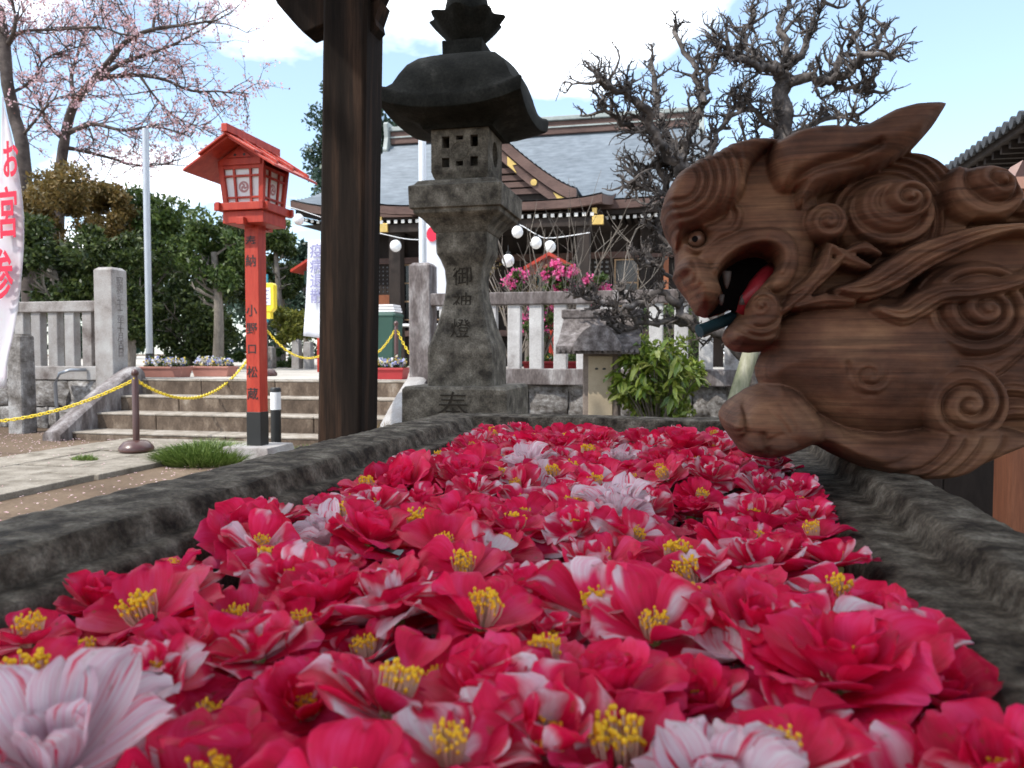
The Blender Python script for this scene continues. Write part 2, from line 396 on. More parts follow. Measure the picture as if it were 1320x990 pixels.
steps = thing('stone_steps', 'four wide worn stone steps climbing to the shrine terrace', 'steps', (-5.05, 7.6, 0))
SX0, SX1 = -7.12, -3.0
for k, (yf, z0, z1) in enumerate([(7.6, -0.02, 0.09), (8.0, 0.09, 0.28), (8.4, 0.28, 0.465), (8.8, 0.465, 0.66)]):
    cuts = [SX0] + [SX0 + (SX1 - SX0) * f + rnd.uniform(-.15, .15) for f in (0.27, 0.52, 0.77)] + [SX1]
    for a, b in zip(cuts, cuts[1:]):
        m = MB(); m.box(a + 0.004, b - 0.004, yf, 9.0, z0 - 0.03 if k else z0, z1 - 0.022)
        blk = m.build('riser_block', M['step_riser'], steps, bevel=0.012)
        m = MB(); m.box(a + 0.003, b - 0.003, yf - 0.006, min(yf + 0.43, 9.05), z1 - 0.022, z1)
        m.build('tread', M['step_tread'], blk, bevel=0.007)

def ramp(x0, x1, yA, yB, zA, zB, label, curl):
    r = thing('sloping_kerb', label, 'kerb', ((x0 + x1) / 2, yA, 0))
    pts = []
    N = 12
    top = [(yA + (yB - yA) * i / N, zA + (zB - zA) * i / N + 0.03 * math.sin(math.pi * i / N)) for i in range(N + 1)]
    if curl: top += [(yB + 0.07, zB + 0.0), (yB + 0.12, zB - 0.04), (yB + 0.14, zB - 0.11)]
    bot = [(top[-1][0], 0.0), (yA, -0.02)]
    poly = top + bot
    rings = []
    for x, inset in ((x0, 0.035), (x0 + 0.03, 0.008), (x0 + 0.08, 0), (x1 - 0.08, 0), (x1 - 0.03, 0.008), (x1, 0.035)):
        rings.append([(x, yy, zz - (inset if q < len(top) else 0)) for q, (yy, zz) in enumerate(poly)])
    m = MB(); m.loft(rings); m.build('stone', M['granite_stained'] if curl else M['granite'], r, smooth=50)
ramp(-7.16, -6.92, 7.42, 8.72, 0.10, 0.82, 'dark sloping stone kerb with rounded end beside tall inscribed newel', True)
ramp(-3.14, -2.90, 7.40, 8.45, 0.12, 0.74, 'pale speckled sloping stone kerb beside weathered purple-brown gatepost', False)

def stone_mesh(seed, mat):
    bm = bmesh.new(); bmesh.ops.create_cube(bm, size=1.0)
    bmesh.ops.subdivide_edges(bm, edges=bm.edges[:], cuts=3, use_grid_fill=True)
    for v in bm.verts:
        p = v.co.copy(); q = Vector((p.x * 2.1 + seed * 9.1, p.y * 2.1, p.z * 2.1))
        r = max(abs(p.x), abs(p.z)); edge = max(0, r - 0.36) / 0.14
        v.co.y += (noise.noise(q * 1.5) * 0.16 + noise.noise(q * 4) * 0.06) + edge * edge * 0.14 * (1 if p.y < 0 else 0)
        v.co.x += noise.noise(q + Vector((5, 0, 0))) * 0.06; v.co.z += noise.noise(q + Vector((0, 7, 0))) * 0.06
    me = bpy.data.meshes.new('stone'); bm.to_mesh(me); bm.free(); me.materials.append(mat); shade(me, 60); return me
stones = [stone_mesh(i, M['rough_stone']) for i in range(6)]
def retaining(x0, x1, yf, label):
    w = thing('retaining_wall', label, 'wall', ((x0 + x1) / 2, yf, 0))
    m = MB(); m.box(x0, x1, yf + 0.14, 9.0, -0.02, 0.64); m.build('wall_core', M['soil'], w)
    z = 0.0
    for h in (0.29, 0.35):
        x = x0 + rnd.uniform(-0.1, 0)
        while x < x1 - 0.05:
            ln = rnd.uniform(0.32, 0.62); xe = min(x + ln, x1)
            o = link('stone', stones[rnd.randrange(6)], w)
            o.location = (( x + xe) / 2 - w.location.x, 0.15, z + h / 2)
            o.scale = (xe - x - 0.012, 0.3, h - 0.012)
            x = xe
        z += h
retaining(-2.85, 4.6, 8.5, 'rough stone retaining wall below the fence behind the small stone shrine')
retaining(-13.4, -7.2, 8.6, 'rough stone retaining wall below the fence with the tall inscribed newel')

def fence(x0, x1, yc, label, seg, off):
    f = thing('stone_fence', label, 'fence', ((x0 + x1) / 2, yc, TZ))
    x = x0
    k = 0
    while x < x1 - 0.01:
        xe = min(x + seg, x1)
        m = MB(); m.box(x + .003, xe - .003, yc - 0.09, yc + 0.09, 1.535, 1.675); m.build('top_rail', M['granite_stained'] if off else M['granite'], f, bevel=0.012)
        m = MB(); m.box(x + .003, xe - .003, yc - 0.10, yc + 0.10, 0.645, 0.825); m.build('bottom_rail', M['granite_stained'] if off else M['granite'], f, bevel=0.012)
        x = xe
    m = MB(); m.box(-0.073, 0.073, -0.06, 0.06, 0.81, 1.55)
    me = m.mesh('slat', M['granite_light'] if off else M['granite'])
    x = x0 + 0.16 + off * 0.02
    while x < x1 - 0.08:
        o = link('slat', me, f, (x - f.location.x, 0, -TZ)); b = o.modifiers.new('bevel', 'BEVEL'); b.width = 0.01; b.segments = 2
        o.rotation_euler = (0, rnd.uniform(-.006, .006), rnd.uniform(-.02, .02)); x += 0.262
fence(-2.86, 4.8, 8.52, 'pale stone fence with lichened rails behind the small stone shrine and bush', 1.9, 1)
fence(-13.3, -7.42, 8.72, 'grey stone fence running from the tall inscribed newel to the banner', 1.55, 0)

def newel(name, x0, x1, y0, y1, top, mat, label, txt=None):
    w = thing(name, label, 'gatepost', ((x0 + x1) / 2, (y0 + y1) / 2, 0))
    m = MB(); hx, hy = (x1 - x0) / 2, (y1 - y0) / 2
    m.sq([(0, hx, hy), (top - 0.035, hx, hy), (top, hx * 0.72, hy * 0.72)], (x0 + x1) / 2, (y0 + y1) / 2, 0.012)
    p = m.build('shaft', mat, w, bevel=0.006)
    return w
nw = newel('gatepost', -7.45, -7.17, 8.58, 8.86, 2.10, M['granite'], 'tall grey granite newel post inscribed on its side face beside steps')
text_obj('inscription', '昭和五十二年十月吉日', 0.125, M['granite_stained'], nw, (0.1425, 0.0, 1.98), (math.pi / 2, 0, math.pi / 2), 0.001, lw=0.82)
newel('gatepost', -3.11, -2.85, 8.42, 8.68, 2.03, M['granite_stained'], 'weathered purple-brown stone gatepost beside the pale white slats')
b = MB(); b.sq([(-.02, .115, .115), (0.6, .11, .11), (1.2, .105, .105), (1.235, .08, .08)], -8.10, 8.1, 0.015)
tag(b.build('granite_bollard', M['rough_stone'], smooth=30), 'short rough-hewn granite post in front of the grey fence, by banner', 'post')
b = MB(); b.tube([(-7.9, 8.45, 0.0), (-7.88, 8.40, 0.35), (-7.87, 8.38, 0.62), (-7.82, 8.40, 0.74), (-7.72, 8.46, 0.78), (-7.6, 8.6, 0.78)], 0.022, 8)
tag(b.build('bent_pipe', M['steel'], smooth=True), 'bent grey pipe rising against the rough retaining wall', 'pipe')
# ------------------------------------------------------------------ stone water basin, water, camellias
IX0, IX1, IY0, IY1 = -0.385, 0.126, -0.25, 1.455
def rimo(o, L, Tt):
    return o / .031 * L if o <= .031 else L + (o - .031) * .8 if o <= .046 else L + .012 + (o - .046) / .112 * (Tt - L - .012)
BASIN = thing('water_basin', 'dark worn stone water basin with stepped rim, filled with floating camellias', 'basin', (-0.12, 0.6, 0.0))
def rim_ring(off_l, off_r, off_f, z, step=0.008, r=0.05):
    x0, x1, y0, y1 = IX0 - off_l, IX1 + off_r, IY0 - off_f, IY1 + off_f
    return x0, x1, y0, y1
prof = [(-0.002, 0.60), (0.0, 0.74), (0.0, 0.80), (0.0008, 0.832), (0.002, 0.843), (0.005, 0.849), (0.012, 0.852), (0.021, 0.8525), (0.029, 0.8525), (0.033, 0.853), (0.036, 0.858), (0.039, 0.866), (0.045, 0.8725), (0.058, 0.874), (0.075, 0.8745), (0.088, 0.8745),
        (0.10, 0.8745), (0.115, 0.8745), (0.13, 0.873), (0.14, 0.869), (0.148, 0.86), (0.153, 0.845), (0.156, 0.81), (0.158, 0.70), (0.158, 0.58)]
scaleL, scaleR, scaleF = 0.88, 0.68, 0.95     # rim widths: left, right, far end
per = []
def lin(a, b, s):
    nseg = max(2, int(abs(b - a) / s)); return [a + (b - a) * i / nseg for i in range(nseg)]
for y in lin(IY0, IY1, 0.007): per.append((IX0, y, -scaleL, 0))
for x in lin(IX0, IX1, 0.007): per.append((x, IY1, 0, scaleF))
for y in lin(IY1, IY0, 0.007): per.append((IX1, y, scaleR, 0))
for x in lin(IX1, IX0, 0.007): per.append((x, IY0, 0, -scaleF))
# corner blending: expand proportionally so that the rim mitres at the corners
V = []; np_ = len(prof)
for (x, y, dx, dy) in per:
    for (o, z) in prof:
        ex0, ex1, ey0, ey1 = IX0 - rimo(o, .024, .15), IX1 + rimo(o, .050, .122), IY0 - rimo(o, .024, .15), IY1 + rimo(o, .024, .14)
        fx = (x - IX0) / (IX1 - IX0); fy = (y - IY0) / (IY1 - IY0)
        px, py = ex0 + (ex1 - ex0) * fx, ey0 + (ey1 - ey0) * fy
        q = Vector((px * 9, py * 9, z * 9))
        d = 0.0022 * noise.noise(q) + 0.0010 * noise.noise(q * 3.1) + 0.0013 * noise.noise(q * 7) + 0.0010 * noise.noise(q * 15)
        wob = 0.003 * noise.noise(Vector((px * 3, py * 3, 4)))
        s = 1 if o > 0.03 else (0.6 if o > .004 else .9)
        V.append((px + (d * .8 + wob) * (1 if dx else 0.2), py + (d * .8 + wob) * (1 if dy else 0.2), z + d * 1.15 * s))
F = []
N = len(per)
for i in range(N):
    for k in range(np_ - 1):
        a = i * np_ + k; b2 = ((i + 1) % N) * np_ + k
        F.append((a, a + 1, b2 + 1, b2))
me = npmesh('rim', np.array(V) - np.array(BASIN.location), F, M['basin_stone'], True)
link('rim', me, BASIN)
m = MB(); m.sq([(0.0, 0.46, 1.05), (0.06, 0.46, 1.05), (0.60, 0.415, 1.0)], -0.145, 0.60, 0.03); m.build('plinth', M['basin_stone'], BASIN, bevel=0.01)

k = NM('water'); k.set((0.012, 0.014, 0.013), 0.04, spec=0.5); vv = k.coord(); k.bump(k.noise(vv, 22, 3, 0.5), 0.08, 0.004)
m = MB(); m.add([(IX0 - .01, IY0 - .01, 0.79), (IX1 + .01, IY0 - .01, 0.79), (IX1 + .01, IY1 + .01, 0.79), (IX0 - .01, IY1 + .01, 0.79)], [(0, 1, 2, 3)])
tag(m.build('water', k.m), kind='structure')

def petal_mat(name, mode):
    k = NM(name)
    uvn = k.n('ShaderNodeUVMap'); sp = k.n('ShaderNodeSeparateXYZ'); k.l(uvn.outputs[0], sp.inputs[0])
    oi = k.n('ShaderNodeObjectInfo')
    ro = k.math('MULTIPLY', oi.outputs['Random'], 37.0)
    def vec(su, sv):
        c = k.n('ShaderNodeCombineXYZ'); k.l(k.math('MULTIPLY', sp.outputs[0], su), c.inputs[0]); k.l(k.math('MULTIPLY', sp.outputs[1], sv), c.inputs[1]); k.l(ro, c.inputs[2]); return c.outputs[0]
    veins = k.noise(vec(26, 1.6), 1.0, 4, 0.6)
    patch = k.noise(vec(2.2, 1.5), 1.0, 2, 0.5)
    red = k.ramp(k.math('ADD', k.math('MULTIPLY', patch, 0.7), k.math('MULTIPLY', veins, 0.3)), [(0.3, (0.66, 0.005, 0.042)), (0.48, (0.90, 0.014, 0.098)), (0.66, (0.94, 0.06, 0.22))])
    white = k.ramp(veins, [(0.35, (0.90, 0.56, 0.66)), (0.6, (0.94, 0.83, 0.86))])
    if mode == 'red':
        f = k.ramp(k.noise(vec(3.0, 1.0), 1.0, 2, 0.4), [(0.70, 0.0), (0.78, 1.0)]); c = k.mix(f, red, white)
    elif mode == 'mix':
        f = k.ramp(k.noise(vec(2.3, 1.0), 1.0, 1.5, 0.45), [(0.50, 0.0), (0.62, 1.0)]); c = k.mix(f, red, white)
    else:
        f = k.ramp(k.noise(vec(15.0, 0.9), 1.0, 3, 0.6), [(0.33, 0.0), (0.43, 1.0)]); c = k.mix(f, red, white)
    # bruised brown edge here and there
    br = k.ramp(k.noise(vec(3.0, 3.0), 1.3, 3, 0.6), [(0.63, 0.0), (0.76, 0.7)]); c = k.mix(br, c, (0.30, 0.13, 0.03))
    hv = k.math('SUBTRACT', 1.0, k.math('MULTIPLY', oi.outputs['Random'], 0.25)); c = k.mix(1.0, c, hv, 'MULTIPLY')
    k.set(c, 0.42, spec=0.22); k.bump(k.noise(vec(34, 3), 1.0, 3, 0.6), 0.35, 0.002)
    tr = k.n('ShaderNodeBsdfTranslucent'); k.l(c, tr.inputs[0]); mx = k.n('ShaderNodeMixShader'); mx.inputs[0].default_value = 0.32
    k.l(k.b.outputs[0], mx.inputs[1]); k.l(tr.outputs[0], mx.inputs[2]); k.l(mx.outputs[0], k.out.inputs[0])
    return k.m
PM = {m_: petal_mat('petal_' + m_, m_) for m_ in ('red', 'mix', 'streak')}
M['filament'] = plain('filament', (0.72, 0.50, 0.36), 0.6); M['anther'] = plain('anther', (0.85, 0.50, 0.015), 0.75, var=0.25, scale=200)
M['sepal'] = plain('sepal', (0.16, 0.17, 0.04), 0.6)

def petal_mesh(seed, L, Wd, cup, curl, notch, mat, nu=8, nv=8, ruffle=0.0):
    r = random.Random(seed); V = []; UV = []; F = []
    tw = r.uniform(-.25, .25); ph = r.uniform(0, 6); side = r.uniform(-.12, .12)
    for j in range(nv + 1):
        t = j / nv
        w = Wd * (0.20 + 0.80 * math.sin(min(1.0, t * 1.22 + 0.03) * math.pi / 2) ** 1.1) * math.sqrt(max(0.0, 1 - max(0, (t - 0.60) / 0.40) ** 2.6 * 0.86))
        for i in range(nu + 1):
            u = i / nu * 2 - 1
            x = u * w + side * L * t * t
            y = L * t - notch * L * (1 - min(1.0, abs(u) * 2.4)) * t ** 6 - (abs(u) ** 2.5) * L * 0.10 * t
            z = cup * (u * u) * w * (0.5 + .6 * t) + curl * L * (t ** 2) * 0.55 - max(0, t - .72) ** 2 * L * 1.7
            z += ruffle * L * math.sin(u * 5 + ph + t * 3) * t * t + 0.03 * L * math.sin(u * 3 + ph) * t + tw * u * w * t * 0.4
            V.append((x, y, z)); UV.append((i / nu, t))
    for j in range(nv):
        for i in range(nu):
            a = j * (nu + 1) + i; F.append((a, a + 1, a + nu + 2, a + nu + 1))
    me = npmesh('petal', V, F, mat, True)
    ul = me.uv_layers.new(name='UVMap')
    idx = np.array(F).ravel(); ul.data.foreach_set('uv', np.array(UV, dtype=np.float32)[idx].ravel())
    return me
def stamen_mesh(seed, n, h, R):
    r = random.Random(seed); fil = MB(); an = MB()
    for i in range(n):
        a = r.uniform(0, 2 * math.pi); q = math.sqrt(r.uniform(0.05, 1)); rb = R * q * 0.55; rt = R * q * 1.05
        hh = h * r.uniform(0.55, 1.05) * (1 - .12 * q); a += r.gauss(0, .25); rt *= r.uniform(.8, 1.25)
        p0 = Vector((rb * _c(a), rb * _s(a), 0)); p1 = Vector((rt * _c(a) * .9, rt * _s(a) * .9, hh * .6)); p2 = Vector((rt * _c(a), rt * _s(a), hh))
        fil.tube([p0, p1, p2], [0.0008, 0.0007, 0.0006], 3, False)
        an.lathe([(0.0002, -0.0016), (0.0012, -0.0008), (0.0013, 0.0006), (0.0003, 0.0017)], p2, 5, r.uniform(0, 2))
    return fil.mesh('filaments', M['filament'], True), an.mesh('anthers', M['anther'], True)
stam = [stamen_mesh(i, 80, 0.027, 0.0105) for i in range(3)] + [stamen_mesh(9, 14, 0.015, 0.006)]
# petal sets: (meshes, layout)
PET = {}
for mode in ('red', 'mix', 'streak'):
    PET[mode] = {
        'outer': [petal_mesh(100 + i, 0.044, 0.0245, 0.22, 0.14, 0.13, PM[mode], ruffle=0.045) for i in range(5)],
        'inner': [petal_mesh(200 + i, 0.037, 0.0205, 0.40, 0.30, 0.14, PM[mode], ruffle=0.06) for i in range(5)],
        'narrow': [petal_mesh(300 + i, 0.043, 0.0135, 0.55, 0.35, 0.10, PM[mode], ruffle=0.045) for i in range(5)],
        'small': [petal_mesh(400 + i, 0.026, 0.012, 0.7, 0.6, 0.08, PM[mode], ruffle=0.07) for i in range(5)]}
KINDS = {
    'single_red': ('camellia', 'open single red camellia with a brush of yellow stamens, floating in basin', 'red', [('outer', 6, 6), ('inner', 4, 24)], 1),
    'double_red': ('camellia', 'full double red camellia with crowded petals hiding most stamens, floating in basin', 'red', [('outer', 6, 5), ('outer', 5, 20), ('inner', 5, 38), ('small', 7, 56)], 2),
    'variegated': ('camellia', 'red camellia blotched with white and showing yellow stamens, floating in basin', 'mix', [('outer', 6, 6), ('inner', 4, 26)], 1),
    'variegated_double': ('camellia', 'double camellia of mixed red and white petals, floating in basin', 'mix', [('outer', 6, 6), ('inner', 5, 24), ('small', 6, 50)], 2),
    'striped': ('camellia', 'pale pink-white camellia streaked with red, many narrow petals, floating in basin', 'streak', [('narrow', 9, 8), ('narrow', 8, 28), ('small', 6, 52)], 3)}
def make_flower(kind, seed):
    nm, label, mode, layers, st = KINDS[kind]; r = random.Random(seed)
    o = thing(nm, label, 'flower', group='floating camellias: ' + kind.replace('_', ' '))
    for li, (ps, cnt, tilt) in enumerate(layers):
        a0 = r.uniform(0, 6.28)
        for i in range(cnt):
            a = a0 + 2 * math.pi * i / cnt + r.uniform(-.26, .26)
            tl = math.radians(tilt + r.uniform(-13, 13))
            p = link('petal', PET[mode][ps][r.randrange(5)], o)
            p.rotation_euler = (Matrix.Rotation(a, 3, 'Z') @ Matrix.Rotation(tl, 3, 'X') @ Matrix.Rotation(r.uniform(-.22, .22), 3, 'Y')).to_euler()
            p.location = (-_s(a) * 0.003, _c(a) * 0.003, 0.001 + 0.0022 * li); s = r.uniform(.80, 1.14); p.scale = (s * r.uniform(.82, 1.15), s, s * r.uniform(.5, 1.15))
    if st:
        f, an = stam[r.randrange(3)] if st < 2 else stam[3] if st == 3 else stam[r.randrange(3)]
        fo = link('stamens', f, o); fo.location = (0, 0, 0.002)
        sc = 1.0 if st == 1 else 0.9
        sc *= r.choice([.6, .8, .95]) if st == 1 else .75
        fo.scale = (sc * r.uniform(.8, 1.15), sc, sc)
        link('anthers', an, fo)
    m = MB(); m.lathe([(0.002, -0.010), (0.006, -0.007), (0.008, -0.001), (0.004, 0.003)], (0, 0, 0), 8)
    link('calyx', CALYX, o)
    return o
_cm = MB(); _cm.lathe([(0.002, -0.010), (0.006, -0.007), (0.008, -0.001), (0.004, 0.003)], (0, 0, 0), 8); CALYX = _cm.mesh('calyx', M['sepal'], True)
protos = {kd: [make_flower(kd, 17 * i + 3) for i in range(5 if 'red' in kd else 4)] for kd in KINDS}
fr = random.Random(5)
spots = []
def sample(x0, x1, y0, y1, dmin, tries):
    for _ in range(tries):
        x, y = fr.uniform(x0, x1), fr.uniform(y0, y1)
        if all((x - a) ** 2 + (y - b) ** 2 > dmin ** 2 for a, b in spots): spots.append((x, y))
# the striped ones and a few blotched ones where the photograph shows them (pixel on the flower surface)
FIXED = [((70, 950), 'striped', 1.15), ((430, 680), 'striped', 1.0), ((800, 650), 'striped', 1.15), ((680, 595), 'striped', 0.95), ((800, 585), 'striped', .9), ((770, 770), 'variegated', 1.2), ((840, 800), 'variegated', 1.15),
         ((1080, 750), 'variegated', 1.0), ((190, 770), 'single_red', 1.1), ((620, 790), 'single_red', 1.05), ((1090, 850), 'double_red', 1.2), ((575, 700), 'single_red', 1.0), ((730, 600), 'single_red', 1.0), ((500, 880), 'variegated', 1.0),
         ((270, 960), 'single_red', 1.15), ((800, 920), 'single_red', 1.1), ((390, 780), 'single_red', 0.95), ((1180, 975), 'variegated', 1.1), ((700, 920), 'variegated_double', 1.0), ((30, 840), 'single_red', 1.05), ((930, 980), 'striped', .9)]
plan = []
for (px, py), kd, sc in FIXED:
    p = at(px, py, Z=0.858); spots.append((p.x, p.y)); plan.append((p.x, p.y, kd, sc * 0.9))
n0 = len(spots)
sample(IX0 + 0.030, IX1 - 0.010, 0.05, IY1 - 0.026, 0.0455, 16000)
sample(IX0 + 0.030, IX1 - 0.010, 0.10, 0.50, 0.037, 9000)
weights = ['single_red'] * 10 + ['double_red'] * 6 + ['variegated'] * 9 + ['variegated_double'] * 6
for (x, y) in spots[n0:]: plan.append((x, y, fr.choice(weights), fr.uniform(0.66, 0.98) * (0.9 if y < .4 else 1)))
used = set()
for (x, y, kd, sc) in plan:
    pi = fr.randrange(len(protos[kd])); key = (kd, pi)
    o = protos[kd][pi] if key not in used else copy_tree(protos[kd][pi]); used.add(key)
    edge = min(x - IX0, IX1 - x, IY1 - y)
    o.location = (x, y, 0.840 + fr.uniform(-0.008, 0.010) - (0.006 if y < .35 else 0))
    tz = fr.uniform(0, 6.28); ta = math.radians(abs(fr.gauss(0, 15)) + 5)
    td = math.atan2(-y, -x) + fr.gauss(0, 1.2)            # lean mostly towards the open near side
    ax = Vector((-math.sin(td), math.cos(td), 0))
    o.rotation_euler = (Matrix.Rotation(ta, 3, ax) @ Matrix.Rotation(tz, 3, 'Z')).to_euler()
    if edge < 0.045: sc = min(sc, 0.80)
    o.scale = (sc, sc, sc)
for kd in protos:
    for i, o in enumerate(protos[kd]):
        if (kd, i) not in used:
            for ch in list(o.children_recursive): bpy.data.objects.remove(ch)
            bpy.data.objects.remove(o)
# loose petals lying between the flowers
for i in range(110):
    md = fr.choice(['red', 'red', 'red', 'mix', 'mix', 'red', 'streak']); o = link('fallen_petal', PET[md][fr.choice(['inner', 'outer'])][fr.randrange(5)])
    o.location = (fr.uniform(IX0 + .05, IX1 - .05), fr.uniform(0.1, IY1 - .05), fr.uniform(0.842, 0.857))
    o.rotation_euler = (fr.uniform(-.6, .6), fr.uniform(-.6, .6), fr.uniform(0, 6.28)); s = fr.uniform(.6, .85); o.scale = (s, s, s)
    lab = {'red': 'single loose red petal lying among the floating camellias', 'mix': 'single loose red and white petal lying among the floating camellias', 'streak': 'single loose pale petal streaked red lying among the floating camellias'}[md]
    tag(o, lab, 'petal', 'loose ' + md + ' petals')
# ------------------------------------------------------------------ carved wooden guardian lion on the basin rim
# The carving is mirrored about its own middle plane (Y = LYS); each half is a carved relief over its side outline.
LYS, LY0, LST = 0.975, 0.895, 1.6
gx = np.arange(838, 1470, LST); gy = np.arange(124, 640, LST)
PX, PY = np.meshgrid(gx, gy)
def sdf(poly):
    p = np.array(poly, float); q = np.roll(p, -1, 0)
    d = np.full(PX.shape, 1e9); ins = np.zeros(PX.shape, bool)
    for (x0, y0), (x1, y1) in zip(p, q):
        ex, ey = x1 - x0, y1 - y0; wx, wy = PX - x0, PY - y0
        tt = np.clip((wx * ex + wy * ey) / (ex * ex + ey * ey + 1e-9), 0, 1)
        d = np.minimum(d, (wx - ex * tt) ** 2 + (wy - ey * tt) ** 2)
        c = ((y0 > PY) != (y1 > PY)) & (PX < (x1 - x0) * (PY - y0) / (y1 - y0 + 1e-12) + x0)
        ins ^= c
    d = np.sqrt(d); return np.where(ins, d, -d)
def smooth_poly(pts, it=2):
    p = [tuple(q) for q in pts]
    for _ in range(it):
        o = []
        for a, b in zip(p, p[1:] + p[:1]): o += [(a[0] * .75 + b[0] * .25, a[1] * .75 + b[1] * .25), (a[0] * .25 + b[0] * .75, a[1] * .25 + b[1] * .75)]
        p = o
    return p
NEG = -9.0
def rnd_prof(d, r): return np.sqrt(np.clip(1 - (1 - np.clip(d / r, 0, 1)) ** 2, 0, 1))
def dome(poly, base, h, r, sm=1):
    d = sdf(smooth_poly(poly, sm)); return np.where(d > 0, base + h * rnd_prof(d, r), NEG), d
def path_dist(pts, ws):
    """distance, signed side offset and local half width of a polyline"""
    best = np.full(PX.shape, 1e9); side = np.zeros(PX.shape); wd = np.ones(PX.shape); par = np.zeros(PX.shape)
    # resample with catmull-rom
    P = [np.array(p, float) for p in pts]; R = []; Wq = []
    for i in range(len(P) - 1):
        p0 = P[max(i - 1, 0)]; p1 = P[i]; p2 = P[i + 1]; p3 = P[min(i + 2, len(P) - 1)]
        for k in range(6):
            u = k / 6; R.append(0.5 * ((2 * p1) + (p2 - p0) * u + (2 * p0 - 5 * p1 + 4 * p2 - p3) * u * u + (3 * p1 - p0 - 3 * p2 + p3) * u ** 3)); Wq.append(ws[i] * (1 - u) + ws[i + 1] * u)
    R.append(P[-1]); Wq.append(ws[-1])
    for i in range(len(R) - 1):
        x0, y0 = R[i]; ex, ey = R[i + 1] - R[i]; wx, wy = PX - x0, PY - y0
        tt = np.clip((wx * ex + wy * ey) / (ex * ex + ey * ey + 1e-9), 0, 1)
        d = (wx - ex * tt) ** 2 + (wy - ey * tt) ** 2
        m = d < best; best = np.where(m, d, best); side = np.where(m, np.sign(ex * wy - ey * wx), side); wd = np.where(m, Wq[i] + (Wq[i + 1] - Wq[i]) * tt, wd)
    return np.sqrt(best), side, wd
def stroke(pts, ws, base, h, grooves=0, ga=0.003):
    d, s, w = path_dist(pts, ws); u = np.clip(d / w, 0, 1)
    hh = base + h * np.sqrt(1 - u ** 2)
    if grooves: hh = hh - ga * (0.5 - 0.5 * np.cos(2 * np.pi * grooves * (s * u * .5 + .5))) ** 2
    return np.where(d < w, hh, NEG)
def groove(pts, w, depth):
    d, s, ww = path_dist(pts, [w] * len(pts)); return depth * np.exp(-(d / w) ** 2)
def curl(cx, cy, rx, ry, base, h, turns=2.6, hand=1, ph=0.0, amp=0.006, ox=0, oy=0, cone=0.5):
    """a carved whorl: a disc that rises towards an off-centre eye, cut by a spiral groove"""
    X = (PX - cx) / rx; Y = (PY - cy) / ry; r = np.hypot(X, Y)
    Xo = X - ox * (1 - np.clip(r, 0, 1)); Yo = Y - oy * (1 - np.clip(r, 0, 1)); ro = np.hypot(Xo, Yo); a = np.arctan2(Yo, Xo) * hand
    phs = turns * (ro ** 0.8) * 2 * np.pi - a + ph
    w = 0.5 + 0.5 * np.cos(phs); w = 1 - (1 - w) ** 2.2
    w3 = 0.5 + 0.5 * np.cos(3 * phs); fine_ = amp * .26 * (1 - w3) ** 2 * np.clip(ro * 3 - .4, 0, 1) * np.clip(rx / 40, 0, 1)
    hh = -fine_ + base + h * (0.4 * rnd_prof(1 - r, 0.30) + cone * (1 - np.clip(ro, 0, 1)) ** 1.1) - amp * (1 - w) * np.clip(ro * 5, 0.15, 1)
    return np.where(r < 1, hh, NEG)

SIL = [(865, 352), (868, 338), (868, 321), (863, 303), (853, 288), (848, 268), (853, 252), (860, 239), (871, 222), (897, 205), (915, 199), (934, 186), (964, 179), (1002, 177), (1017, 169), (1047, 161), (1070, 160), (1093, 165), (1108, 162),
       (1123, 154), (1142, 144), (1168, 137), (1199, 134), (1219, 137), (1217, 147), (1206, 165), (1191, 181), (1205, 185), (1220, 192), (1240, 208), (1252, 208), (1271, 207), (1293, 213), (1309, 227), (1316, 243), (1345, 250), (1400, 254), (1462, 256),
       (1462, 566), (1400, 572), (1345, 578), (1320, 583), (1290, 595), (1267, 606), (1244, 621), (1221, 626), (1184, 627), (1146, 621), (1115, 608), (1085, 595), (1062, 582), (1047, 580), (1032, 587), (1009, 593), (987, 597), (971, 592), (956, 587),
       (945, 572), (938, 562), (932, 552), (930, 542), (937, 530), (951, 517), (971, 504), (987, 498), (982, 487), (981, 474), (987, 462), (991, 453), (972, 455), (952, 453), (939, 445), (934, 434), (939, 422), (947, 413), (954, 404), (953, 392), (947, 394),
       (930, 402), (911, 406), (897, 401), (885, 380), (872, 364)]
SD = sdf(SIL)
def concentric(cx, cy, per, amp, r0, r1, sq=1.0):
    r = np.hypot(PX - cx, (PY - cy) * sq); f = np.clip((r - r0) / 8, 0, 1) * np.clip((r1 - r) / 12, 0, 1)
    w = 0.5 + 0.5 * np.cos(2 * np.pi * r / per); return amp * f * (1 - w) ** 1.5
T = np.full(PX.shape, 0.052)
def put(h):
    global T
    T = np.maximum(T, h)
# torso and chest
h, d = dome([(983, 470), (990, 445), (1005, 415), (1040, 395), (1100, 385), (1170, 380), (1240, 400), (1262, 470), (1230, 540), (1170, 565), (1090, 560), (1040, 530), (1005, 500), (985, 490)], 0.058, 0.052, 95)
put(h)
h, d = dome([(1180, 250), (1320, 240), (1462, 250), (1462, 570), (1320, 575), (1200, 560)], 0.05, 0.030, 60); put(h)
